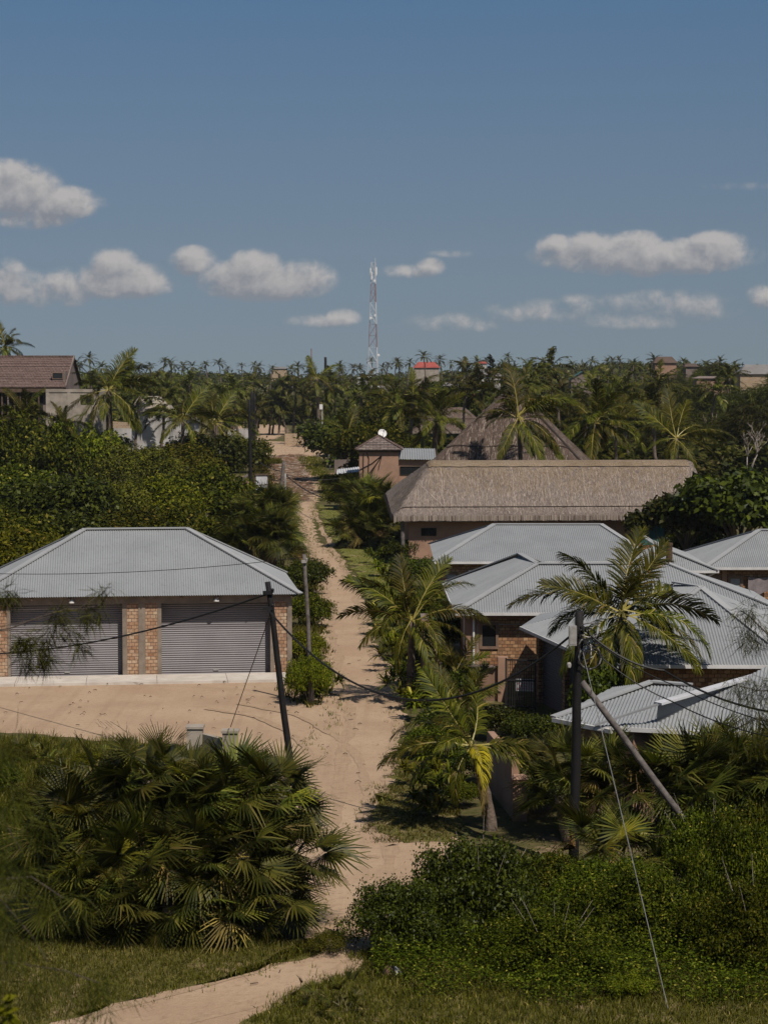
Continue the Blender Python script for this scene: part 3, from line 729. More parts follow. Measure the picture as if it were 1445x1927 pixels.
# ---- generic hipped houses of the estate (walls under explicit roof planes)
def wallbox(root, fr, x0, x1, y0, y1, h, mat='brick_brown', th=.22, zb=0):
    b = MB(); b.box(x0, x1, y0, y0 + th, zb, h, fr); b.box(x0, x0 + th, y0 + th, y1, zb, h, fr); b.box(x1 - th, x1, y0 + th, y1, zb, h, fr); b.box(x0 + th, x1 - th, y1 - th, y1, zb, h, fr)
    return b.build('wall', M[mat], root)
Zv = lambda z: Vector((0, 0, z))
def house_middle():
    e, er = 2.7, 4.25
    A = PZ(856, 1153, e); R1 = PZ(1010, 1061, er); R2 = PZ(978, 1043.5, er); RR = PZ(1257, 1061, er)
    t = thing('house', (A.x + 5, A.y + 4, 0), 'brick bungalow with hipped metal roof and white downpipe beside the brown boundary wall', 'house')
    B = Vector((RR.x + 4.1, A.y - .1, e)); BB = Vector((RR.x + 4.1, A.y + 7.6, e)); LB = Vector((A.x - .15, R2.y + 3.6, e)); R2b = Vector((R2.x, R2.y + .2, er)); RB = Vector((R2.x + 3.4, R2.y + 3.6, e))
    rid = Vector((RR.x, RR.y, er))
    roofpart(t, [[A, B, rid, R1], [LB, A, R1, R2b], [RB, LB, R2b], [B, BB, rid], [BB, RB, R2b, R1, rid]][:4] + [[BB, Vector((R1.x + .2, BB.y, e)), Vector((R1.x + .2, R1.y, er)), rid]],
             [(R1, rid), (A, R1), (R1, R2b), (R2b, LB), (R2b, RB), (B, rid)], gutters=[(A + Zv(-.05), B + Zv(-.05)), (A + Zv(-.05), LB + Zv(-.05))])
    f = framefn(Vector((A.x, A.y, 0)), (1, 0, 0)); w = B.x - A.x
    wallbox(t, f, .45, w - .4, .5, 7.2, 2.68)
    b = MB(); b.box(.43, .95, .47, .53, 0, 2.62, f); b.box(.95, w - .6, .47, .5, 2.42, 2.64, f); b.build('plaster_band', M['plaster'], t)
    window(t, f, 1.05, 1.35, .52, .82, .5); 
    b = MB(); p = f(.72, .40, 2.55); b.tube([f(.72, .05, 2.62), f(.72, .12, 2.5), f(.72, .40, 2.35), f(.72, .42, .1)], .045, 7); b.build('downpipe', M['white'], t)
    b = MB(); b.tube([f(1.32 + 2.2, .46, 2.2), f(.90, .46, 2.2), f(.86, .46, 2.15), f(.86, .46, .6)], .018, 5); b.build('conduit', M['box_grey'], t)
    b = MB(); b.tube([f(.1, 1.6, 2.6), f(.42, 1.6, 2.4), f(.42, 1.6, .1)], .045, 7); b.build('downpipe', M['white'], t)
house_middle()
def house_back():
    e, er = 2.75, 4.15
    A = PZ(817, 1057, e); B = PZ(1238, 1057, e); P = PZ(930, 987, er); Q = PZ(1130, 987, er)
    t = thing('house', (P.x + 3, P.y, 0), 'brick bungalow with long metal ridge directly below the thatched hall', 'house')
    dp = 2 * (P.y - A.y); D = A + Vector((0, dp, 0)); C = B + Vector((0, dp, 0))
    W1 = PZ(1352, 1074, e - .05); Wr = PZ(1234, 1026, 3.75); W0 = Vector((Wr.x - 3.0, W1.y, e - .05)); Wb = Vector((Wr.x, Wr.y + 5, 3.75)); W1b = W1 + Vector((0, 8, 0))
    roofpart(t, [[A, B, Q, P], [D, A, P], [B, C, Q], [C, D, P, Q], [W0, W1, Wr], [W1, W1b, Wb, Wr]], [(P, Q), (A, P), (B, Q), (D, P), (W1, Wr), (Wr, Wb)],
             gutters=[(A + Zv(-.05), B + Zv(-.05)), (Vector((W1.x - 1.8, W1.y, W1.z - .05)), W1 + Zv(-.05))])
    f = framefn(Vector((A.x, A.y, 0)), (1, 0, 0)); w = W1.x - A.x
    wallbox(t, f, .4, w - .5, .5, dp, 2.7)
    window(t, f, .62, 1.15, .42, .95, .5, 'blind'); window(t, f, 1.75, 1.0, 1.7, 1.2, .5, frame='white')
    b = MB(); b.tube([W1 + Vector((-.15, 0, -.08)), W1 + Vector((-.55, .3, -.35)), W1 + Vector((-.75, .45, -.5)), W1 + Vector((-.75, .45, -2.6))], .05, 6); b.build('downpipe', M['white'], t)
    # lit gable panel and flue
    p = PZ(1232, 1060, 2.9); g = framefn(Vector((p.x, p.y - .6, 0)), (1, 0, 0)); b = MB(); b.box(-.35, .5, 0, .3, 2.6, 3.45, g); b.build('dormer_wall', M['plaster'], t); window(t, g, -.1, 2.75, .42, .5, -.003, sill=False)
    q = PZ(1257, 1061, 3.0); b = MB(); b.tube([(q.x, q.y - .2, 2.4), (q.x, q.y - .2, 3.92)], .15, 14); b.tube([(q.x, q.y - .2, 3.86), (q.x, q.y - .2, 3.98)], .165, 14); b.build('flue', M['pipe_brown'], t)
house_back()
def house_right():
    e, er = 2.7, 4.2
    A = PZ(1326, 1068, e); P = PZ(1428, 997.5, er); L = PZ(1276, 1041, e)
    t = thing('house', (P.x + 2, P.y, 0), 'brick bungalow with metal hip roof under the dark broad leaved tree, towel by its window', 'house')
    B = A + Vector((9, 0, 0)); Q = P + Vector((5, 0, 0)); C = Vector((B.x, L.y, e))
    roofpart(t, [[A, B, Q, P], [L, A, P], [C, L, P, Q], [B, C, Q]], [(P, Q), (A, P), (L, P)], gutters=[(A + Zv(-.05), B + Zv(-.05))])
    f = framefn(Vector((A.x, A.y, 0)), (1, 0, 0)); wallbox(t, f, -.2, 8.6, .45, 8, 2.66)
    for x, w in ((.28, .40), (1.25, .46)): window(t, f, x, 1.0, w, 1.15, .45, 'blind', fw=.13)
    b = MB(); b.box(.86, 1.08, .40, .47, 0, 2.6, f); b.build('pilaster', M['plaster'], t)
    b = MB(); b.tube([f(-.02, .1, 2.6), f(.02, .3, 2.45), f(.04, .4, 2.3), f(.04, .4, .2)], .05, 6); b.build('downpipe', M['white'], t)
    # towel on a line under the eave
    b = MB(); n = 10
    for i in range(n):
        for j in range(8):
            def q(i, j): s, r = i / n, j / 8; return f(2.05 + .92 * s, .25 + .03 * math.sin(s * 9 + r * 2), 2.25 - .05 * math.sin(s * 3.1) - (.78 + .1 * math.sin(s * 5)) * r)
            b.face([q(i, j), q(i + 1, j), q(i + 1, j + 1), q(i, j + 1)])
    o = b.build('towel', M['cloth_grey'], None, smooth=True); tag(o, 'grey towel hung to dry under the metal eave', 'towel')
    b = MB(); b.tube([f(1.9, .25, 2.26), f(2.5, .25, 2.22), f(3.6, .25, 2.27)], .012, 4); tag(b.build('clothes_line', M['wire'], None), 'thin clothes line carrying the grey towel', 'clothes line')
house_right()
def garage_block():
    e, er = 2.7, 4.6
    FL = PZ(1139, 1251, e); BL = PZ(979, 1179, e); FR_ = PZ(1500, 1252, e); P = PZ(1317, 1105, er); Pb = PZ(1269, 1097, er); RR = Vector((P.x + 5.2, P.y + .6, er))
    t = thing('garage', (P.x, P.y, 0), 'projecting garage wing with broad slanting metal roof and dark shutters behind the tall crown', 'garage')
    RBk = FR_ + Vector((2, 11, 0))
    roofpart(t, [[FL, FR_, P], [BL, FL, P, Pb], [FR_, RBk, P]], [(P, Pb), (FL, P), (FR_, P)], gutters=[(FL + Zv(-.05), FR_ + Zv(-.05)), (BL + Zv(-.05), FL + Zv(-.05))])
    b = MB(); b.face([BL, Pb, Vector((Pb.x + .1, Pb.y + 5, 3.4)), Vector((BL.x + 1, BL.y + 4, e))]); b.build('rear_slope', M['zinc'], t)
    u = FL - BL; L = Vector((u.x, u.y, 0)).length; f = framefn(Vector((BL.x, BL.y, 0)), (u.x, u.y, 0))
    b = MB(); b.box(.3, .62, .5, .8, 0, 2.55, f); b.box(3.55, 3.9, .5, .8, 0, 2.55, f); b.box(6.9, 7.25, .5, .8, 0, 2.55, f); b.box(L - .7, L - .3, .5, .8, 0, 2.55, f); b.box(.3, L - .3, .5, .78, 2.552, 2.66, f); b.build('wall', M['brick_brown'], t)
    roller(t, f, .62, 3.55, .02, 2.56, .68, 'door_dark'); roller(t, f, 3.9, 6.9, .02, 2.56, .68, 'door_dark')
    g = framefn(Vector((FL.x, FL.y, 0)), (1, 0, 0)); b = MB(); b.box(.45, 7, .5, .75, 0, 2.66, g); b.build('front_wall', M['brick_brown'], t)
    b = MB(); p = PZ(1308, 1262, 2.45); b.tube([(p.x + .1, p.y, 2.6), (p.x, p.y + .2, 2.35), (p.x - .15, p.y + .38, 2.2), (p.x - .15, p.y + .38, .1)], .045, 6); b.build('downpipe', M['white'], t)
garage_block()
def low_rear_roof():
    A = PZ(1040, 1351, 2.55); B = PZ(1150, 1373, 2.55); P = PZ(1226, 1284, 3.25); Q = PZ(1300, 1290, 3.25)
    t = thing('shed', (P.x, P.y - 1, 0), 'low shed with shallow metal roof behind the wooden stay of the utility pole', 'shed')
    C = Vector((B.x + 5, B.y - .2, 2.55)); K = Vector((A.x + 2.2, A.y + 5.5, 2.55))
    roofpart(t, [[A, B, Q, P], [B, C, Q], [K, A, P]], [(P, Q), (A, P)], gutters=[(A + Zv(-.05), B + Zv(-.05))], udir=(1, -.25, 0))
    u = B - A; f = framefn(Vector((A.x, A.y, 0)), (u.x, u.y, 0)); L = Vector((u.x, u.y)).length
    wallbox(t, f, .4, L + .3, .5, 2.6, 2.45, 'plaster'); 
    b = MB(); b.tube([f(.75, .1, 2.5), f(.75, .1, 0)], .05, 7); b.build('downpipe', M['box_grey'], t)
low_rear_roof()
def low_front_roof():
    e = 2.6; A = PZ(1119, 1366, e); B = PZ(1452, 1382, e); B2 = B + (B - A).normalized() * 1.5
    P = PZ(1237, 1327.5, 3.2); Q = PZ(1452, 1266, 3.72)
    t = thing('garage', (B.x - 2, B.y + 2, 0), 'low garage with wide shallow metal roof and pale ridge flashing, nearest the leaning stay', 'garage')
    Q2 = Q + (Q - P).normalized() * 1.6
    r = roofpart(t, [[A, B2, Q2, P]], [(A, P)], gutters=[(A + Zv(-.05), B2 + Zv(-.05))])
    k = MB(); k.bar(P + Zv(.05), Q2 + Zv(.05), .30, .06); sub(k, 'flashing', 'sheet_white', t, r)
    b = MB(); b.face([P, Q2, Vector((Q2.x, Q2.y + .5, 2.3)), Vector((P.x, P.y + .5, 2.3))]); b.build('rear_slope', M['zinc'], t)
    u = B - A; f = framefn(Vector((A.x, A.y, 0)), (u.x, u.y, 0))
    b = MB(); b.box(.55, 1.0, .55, .85, 0, 2.5, f); b.box(5.4, 5.9, .55, .85, 0, 2.5, f); b.box(.55, 6.4, .55, .84, 2.36, 2.56, f); b.box(.55, .8, .86, 3.6, 0, 2.55, f); b.build('wall', M['plaster'], t)
    roller(t, f, 1.0, 5.4, .02, 2.37, .7, 'door_dark')
low_front_roof()
# ---- boundary wall, gate, sign, pillar
def boundary():
    a = PZ(770, 1240); o = PZ(822, 1300)
    t = thing('boundary_wall', (o.x, o.y, 0), 'stepped brown plastered boundary wall beside the brick bungalow', 'wall')
    b = MB(); p = PZ(800, 1262); q = PZ(818, 1310); r = PZ(945, 1318)
    b.bar(Vector((p.x, p.y + 2.8, .95)), Vector((p.x, p.y, .95)), .22, 1.9); b.bar(Vector((p.x, p.y - .01, .75)), Vector((q.x, q.y, .75)), .22, 1.5); b.bar(Vector((q.x - .1, q.y - .12, .6)), Vector((r.x, r.y - .12, .6)), .22, 1.2)
    b.build('wall', M['plaster'], t)
    for c, h in ((Vector((p.x, p.y, 0)), 2.02), (q, 1.66), (r, 1.6)):
        k = MB(); k.box(c.x - .18, c.x + .18, c.y - .30, c.y + .06, 0, h); k.build('pier', M['plaster'], t)
    k = MB(); k.bar(Vector((p.x, p.y + 2.8, 1.925)), Vector((p.x, p.y + .08, 1.925)), .30, .05); k.bar(Vector((q.x + .1, q.y - .12, 1.225)), Vector((r.x - .2, r.y - .12, 1.225)), .30, .05); k.build('coping', M['plaster_grey'], t)
    # black bar gate
    g0 = PZ(950, 1334); g1 = PZ(1008, 1336); g = thing('gate', g0, 'black vertical bar gate carrying a white no entrance sign', 'gate'); u = g1 - g0; L = u.length; f = framefn(g0, u)
    b = MB()
    for z in (.06, 1.0, 1.72): b.box(0, L, -.02, .02, z, z + .05, f)
    for x in (0, L - .05): b.box(x, x + .05, -.025, .025, 0, 1.8, f)
    b.build('gate_frame', M['black'], g); b = MB(); n = 13
    for i in range(1, n): b.box(L * i / n - .011, L * i / n + .011, -.01, .01, .08, 1.76, f)
    b.build('bar_grille', M['black'], g)
    s0 = PZ(970, 1334); s = thing('sign', s0 + Zv(.7), 'white no entrance sign in two languages fixed on the black gate', 'sign')
    fs = framefn(s0 + Vector((0, -.06, 0)), u); w = 34 / SC(s0.y); zc = (1334 - 1287.5) / SC(s0.y); h = 23 / SC(s0.y)
    b = MB(); b.box(0, w, -.012, .012, zc - h / 2, zc + h / 2, fs); b.build('panel', M['sheet_white'], s)
    for i, (tx, hh, mt) in enumerate((('PRIVATE', .078, 'red_paint'), ('NO ENTRANCE', .074, 'red_paint'), ('PRIVADO', .078, 'red_paint'), ('SEM ENTRADA', .074, 'red_paint'))):
        cu = bpy.data.curves.new('lettering', 'FONT'); cu.body = tx; cu.size = hh * 1.35; cu.align_x = 'CENTER'; cu.align_y = 'CENTER'; cu.extrude = .002
        tmp = bpy.data.objects.new('lettering', cu); COL.objects.link(tmp); bpy.context.view_layer.update()
        me = bpy.data.meshes.new_from_object(tmp.evaluated_get(bpy.context.evaluated_depsgraph_get())); bpy.data.objects.remove(tmp)
        me.materials.clear(); me.materials.append(M[mt]); me.transform(Matrix.Rotation(R(90), 4, 'X')); xs = [v.co.x for v in me.vertices]
        k = min(1, w * .92 / (max(xs) - min(xs))); p = fs(w / 2, -.018, zc + h * (.33 - .215 * i)) - s.location
        o = link('lettering', me, s, p, (0, 0, math.atan2(u.y, u.x)), (k, 1, 1))
    c = PZ(977, 1543); pt = thing('gate_pillar', (c.x, c.y, 0), 'brown plastered pillar with bevelled-free flat cap beside the hanging dry frond'.replace('bevelled-free ', ''), 'pillar')
    b = MB(); hh = 84 / SC(c.y); b.box(c.x - .19, c.x + .19, c.y - .19, c.y + .19, 0, hh - .05); b.build('shaft', M['plaster'], pt)
    k = MB(); P = [(-.21, -.21), (.21, -.21), (.21, .21), (-.21, .21)]; k.hexa([(c.x + x, c.y + y, hh - .05) for x, y in P] + [(c.x + x * .75, c.y + y * .75, hh + .03) for x, y in P]); k.build('cap', M['plaster'], pt)
    b = MB(); b.bar(Vector((c.x - .1, c.y + .2, .8)), Vector((c.x - .55, c.y + 4.5, .8)), .2, 1.6); tag(b.build('garden_wall', M['plaster'], None), 'shaded brown garden wall running back from the plastered pillar', 'wall')
    w0 = PZ(1012, 1492); b = MB(); ft = thing('picket_fence', w0, 'small white slatted garden fence half hidden by fan leaves', 'fence')
    for i in range(9): b.box(w0.x + i * .07, w0.x + i * .07 + .035, w0.y, w0.y + .02, 0, .62)
    b.build('slat', M['white'], ft); b = MB()
    for z in (.15, .42): b.box(w0.x - .05, w0.x + .65, w0.y + .022, w0.y + .05, z, z + .06)
    b.build('rail', M['white'], ft)
boundary()
# ---- grey unfinished masonry in front of the yard
def masonry():
    a = PZ(368, 1416); b_ = PZ(434, 1426); t = thing('low_wall', a, 'unfinished grey concrete wall stub with two square posts at the yard edge', 'wall')
    for c, h, w in ((a, .78, .24), (b_, .80, .23)):
        k = MB(); k.box(c.x - w, c.x + w, c.y - w, c.y + w, 0, h); p = k.build('post', M['concrete_grey'], t)
        k = MB(); k.box(c.x - w - .04, c.x + w + .04, c.y - w - .04, c.y + w + .04, h, h + .07); sub(k, 'cap', 'concrete_grey', t, p)
    k = MB(); k.bar(a + Vector((.25, 0, .3)), b_ + Vector((-.24, 0, .3)), .16, .6); k.build('wall', M['concrete_grey'], t)
masonry()
# ---- thatch
def smin(vals, k):
    m = min(vals); return m - k * math.log(sum(math.exp(-(v - m) / k) for v in vals))
def thatch_roof(root, fr, x0, x1, y0, y1, ze, slopes, k=.25, mat='thatch', nx=110, ny=56, seed=0, zcap=None, fringe=True, thick=.32, straws=6000, eavef=None, capz=None, part='roof'):
    """slopes: rise per metre from left, right, front, back edges; smooth minimum rounds the hips and the ridge"""
    rng = np.random.default_rng(seed); ef = eavef or (lambda x, y: ze)
    def H(x, y):
        v = [(x - x0) * slopes[0], (x1 - x) * slopes[1], (y - y0) * slopes[2], (y1 - y) * slopes[3]]
        if zcap: v.append(zcap - ze)
        return ef(x, y) + max(-.05, smin(v, k) + (.05 if min(v) < .3 else 0))
    b = MB(); P = {}
    for j in range(ny + 1):
        for i in range(nx + 1):
            x, y = x0 + (x1 - x0) * i / nx, y0 + (y1 - y0) * j / ny
            P[i, j] = fr(x, y, H(x, y) + rng.normal() * .018)
    idx = {}
    for q, p in P.items(): idx[q] = len(b.v); b.v.append(tuple(p))
    for j in range(ny):
        for i in range(nx): b.f.append((idx[i, j], idx[i + 1, j], idx[i + 1, j + 1], idx[i, j + 1])); b.m.append(0)
    ring = [(i, 0) for i in range(nx)] + [(nx, j) for j in range(ny)] + [(i, ny) for i in range(nx, 0, -1)] + [(0, j) for j in range(ny, 0, -1)]
    for q, r in zip(ring, ring[1:] + ring[:1]):
        p, s = P[q], P[r]; b.face([p, p - Zv(thick), s - Zv(thick), s])
    und = [tuple(P[q] - Zv(thick)) for q in ((0, 0), (nx, 0), (nx, ny), (0, ny))]; b.face(und[::-1])
    o = b.build(part, M[mat], root, smooth=True)
    # loose straws lying down the slope, and the cut fringe
    V = []
    for _ in range(straws):
        x, y = x0 + (x1 - x0) * rng.random(), y0 + (y1 - y0) * .62 * rng.random(); e = .06
        g = np.array([(H(x + e, y) - H(x - e, y)) / (2 * e), (H(x, y + e) - H(x, y - e)) / (2 * e)]); gl = np.linalg.norm(g)
        if gl < .05: continue
        d = -g / gl; d = d + rng.normal(size=2) * .22; l = .14 + .34 * rng.random() ** 2; x2, y2 = x + d[0] * l, y + d[1] * l
        if not (x0 < x2 < x1 and y0 < y2 < y1): continue
        w = .006 + .008 * rng.random(); s = (-d[1] * w, d[0] * w); z1, z2 = H(x, y) + .008, H(x2, y2) + .012 + .03 * rng.random() ** 2
        V.append([fr(x - s[0], y - s[1], z1), fr(x + s[0], y + s[1], z1), fr(x2 + s[0], y2 + s[1], z2), fr(x2 - s[0], y2 - s[1], z2)])
    if fringe:
        per = [(x0 + (x1 - x0) * rng.random(), y0) for _ in range(int((x1 - x0) * 70))] + [(x0, y0 + (y1 - y0) * rng.random()) for _ in range(int((y1 - y0) * 50))]
        for x, y in per:
            z = H(x, y) + .01; l = thick * (.92 + .22 * rng.random()); w = .008 + .012 * rng.random(); ox, oy = (w, 0) if y == y0 else (0, w); n = (0, -.03 - .04 * rng.random()) if y == y0 else (-.05, 0)
            V.append([fr(x - ox + n[0], y - oy + n[1], z), fr(x + ox + n[0], y + oy + n[1], z), fr(x + ox + n[0] * 1.6, y + oy + n[1] * 1.6, z - l), fr(x - ox + n[0] * 1.6, y - oy + n[1] * 1.6, z - l)])
    V = np.array([[tuple(p) for p in q] for q in V]) - np.array(root.location)
    s = quads_mesh('straw_fringe', V, 4, DQ, M['straw_blade']); link('straw_fringe', s, o)
    return o, H
def hall():
    e, er = 2.95, 6.1; A = PZ(741, 972, e); B = PZ(1328, 975, e); W = B.x - A.x + .95
    f = framefn(Vector((A.x, A.y, 0)), (1, .06, 0)); D = 9.0
    t = thing('thatched_hall', (A.x + W / 2, A.y + 4, 0), 'long hall with thick grey thatched roof and straw ridge beside the sand road', 'building')
    ef = lambda x, y: e + .85 * sm((y - 1.5) / 7) * sm((3.5 - x) / 3.5)
    o, H = thatch_roof(t, f, 0, W, 0, D, e, (1.22, 5.0, .88, .88), .14, 'thatch', 150, 60, 3, zcap=er, straws=17000, eavef=ef)
    # straw ridge band (its own capping, proud of the roof)
    b = MB(); n = 90; xs = [2.35 + (W - 3.3) * i / n for i in range(n + 1)]; rd = random.Random(4); ro = []
    for x in xs: ro.append([f(x, y, H(x, y) + .05) for y in (3.22 - rd.uniform(0, .05), 3.5, 4.0, 4.5, 5.2, 6)])
    for r, s in zip(ro, ro[1:]):
        for i in range(5): b.face([r[i], s[i], s[i + 1], r[i + 1]])
    sub(b, 'ridge_cap', 'straw', t, o)
    rng = np.random.default_rng(12); V = []
    for _ in range(3000):
        x = 2.3 + (W - 3.4) * rng.random(); y = 3.3 - 1.6 * rng.random() ** 2.6; l = .2 + .4 * rng.random(); w = .006 + .008 * rng.random(); dx = rng.normal() * .06
        V.append([tuple(f(x - w, y, H(x, y) + .016) - t.location), tuple(f(x + w, y, H(x, y) + .016) - t.location), tuple(f(x + w + dx, y - l, H(x + dx, y - l) + .02) - t.location), tuple(f(x - w + dx, y - l, H(x + dx, y - l) + .02) - t.location)])
    link('straw', quads_mesh('straw', np.array(V), 4, DQ, M['straw']), o)
    b = MB(); b.tube([f(x, 3.2, H(x, 3.2) + .05 + .015 * math.sin(x * 4)) for x in xs], .022, 5); sub(b, 'ridge_wire', 'rope_dark', t, o)
    b = MB(); b.tube([f(.25 + (W - .5) * i / 60, .55, H(.25 + (W - .5) * i / 60, .55) + .05) for i in range(61)], .03, 5); sub(b, 'eave_rope', 'rope_dark', t, o)
    for i in range(1, 9):
        x = 2.2 * i + .9; 
        if x > W - .8: break
        b = MB(); b.tube([f(x + .03 * math.sin(y * 3), y, H(x, y) + .018) for y in [.2 + 3.0 * k / 14 for k in range(15)]], .016, 4); sub(b, 'rope', 'rope', t, o)
    b = MB(); b.tube([f(1.2 + 1.9 * k / 12, 2.6 - 2.0 * (k / 12) ** 1.0, H(1.2 + 1.9 * k / 12, 2.6 - 2.0 * k / 12) + .018) for k in range(13)], .016, 4); sub(b, 'rope', 'rope', t, o)
    b = MB(); b.box(.95, W - .9, .75, 1.0, 0, 2.95, f); b.box(.95, 1.2, 1.0, 8, 0, 3, f); b.box(W - 1.15, W - .9, 1.0, 8, 0, 3, f); b.build('wall', M['plaster'], t)
    window(t, f, 1.75, 1.75, .85, .40, .75, frame='black', fw=.04, bars=3)
    window(t, f, 15.2, .75, 1.5, 1.6, .75, 'teal', frame='frame_brown', bars=2)
    for x in (.55, 16.9): 
        b = MB(); b.tube([f(x, .5, 0), f(x + .03, .5, 1.4), f(x - .02, .5, 2.75)], [.14, .12, .13], 8); b.build('post', M['weathered'], t)
    p = PZ(752, 985, 2.4)
hall()
def cone_hut():
    Y = 150.0; ap = PY(962, 722, Y); t = thing('thatched_hut', (ap.x, Y, 0), 'steep pointed dark thatched roof rising behind the long hall', 'building')
    f = framefn(Vector((ap.x, Y, 0)), (1, -.12, 0)); r = 7.7; s = (ap.z - 3.0) / r
    o, H = thatch_roof(t, f, -r, r, -r, r, 3.0, (s * 1.0, s, s, s), .22, 'thatch_dark', 90, 80, 8, straws=5000, fringe=True)
    for q in (.30, .55, .78):
        b = MB(); y = -r * q; pts = [f(-r * q * 1.0 + 2 * r * q * k / 40, y, H(-r * q + 2 * r * q * k / 40, y) + .05 + .06 * math.sin(k * .4)) for k in range(41)]; b.tube(pts, .03, 4); sub(b, 'rope', 'rope_dark', t, o)
    for k in range(-5, 6):
        b = MB(); x = k * 1.05; y1 = -abs(x) - .3
        pts = [f(x + .05 * math.sin(j), -r + .3 + (y1 + r - .3) * j / 12, H(x, -r + .3 + (y1 + r - .3) * j / 12) + .035) for j in range(13)]; b.tube(pts, .02, 4); sub(b, 'rope', 'rope_dark', t, o)
    b = MB(); b.tube([f(j * r / 14, -j * r / 14, H(j * r / 14, -j * r / 14) + .04) for j in range(15)], .09, 6); sub(b, 'hip_seam_shade', 'rope_dark', t, o)  # dark tube draws the hip seam and the shadow on its right face
    b = MB(); b.box(-r + .9, r - .9, -r + .9, r - .9, 0, 2.9, f); b.build('wall', M['plaster'], t)
cone_hut()
def far_thatch():
    Y = 290.0; A = PY(775, 812, Y); B = PY(926, 812, Y); f = framefn(Vector((A.x, Y, 0)), (1, 0, 0)); W = B.x - A.x; rz = PY(800, 767, Y + 4).z
    t = thing('thatched_house', (A.x + W / 2, Y, 0), 'low wide thatched house with turquoise wall seen between palm trunks', 'house')
    o, H = thatch_roof(t, f, 0, W, 0, 9, A.z, (.9, .9, (rz - A.z) / 4.3, (rz - A.z) / 4.3), .15, 'thatch_dark', 60, 30, 5, straws=1500)
    b = MB(); b.tube([f(.4 + (W - .8) * i / 20, 2.2, H(.4 + (W - .8) * i / 20, 2.2) + .05) for i in range(21)], .05, 4); sub(b, 'rope', 'rope_dark', t, o)
    b = MB(); b.box(.8, W - .8, .9, 8, 0, A.z, f); b.build('wall', M['teal'], t); window(t, f, 3.0, 1.0, 1.4, 1.2, .9, frame='white')
far_thatch()
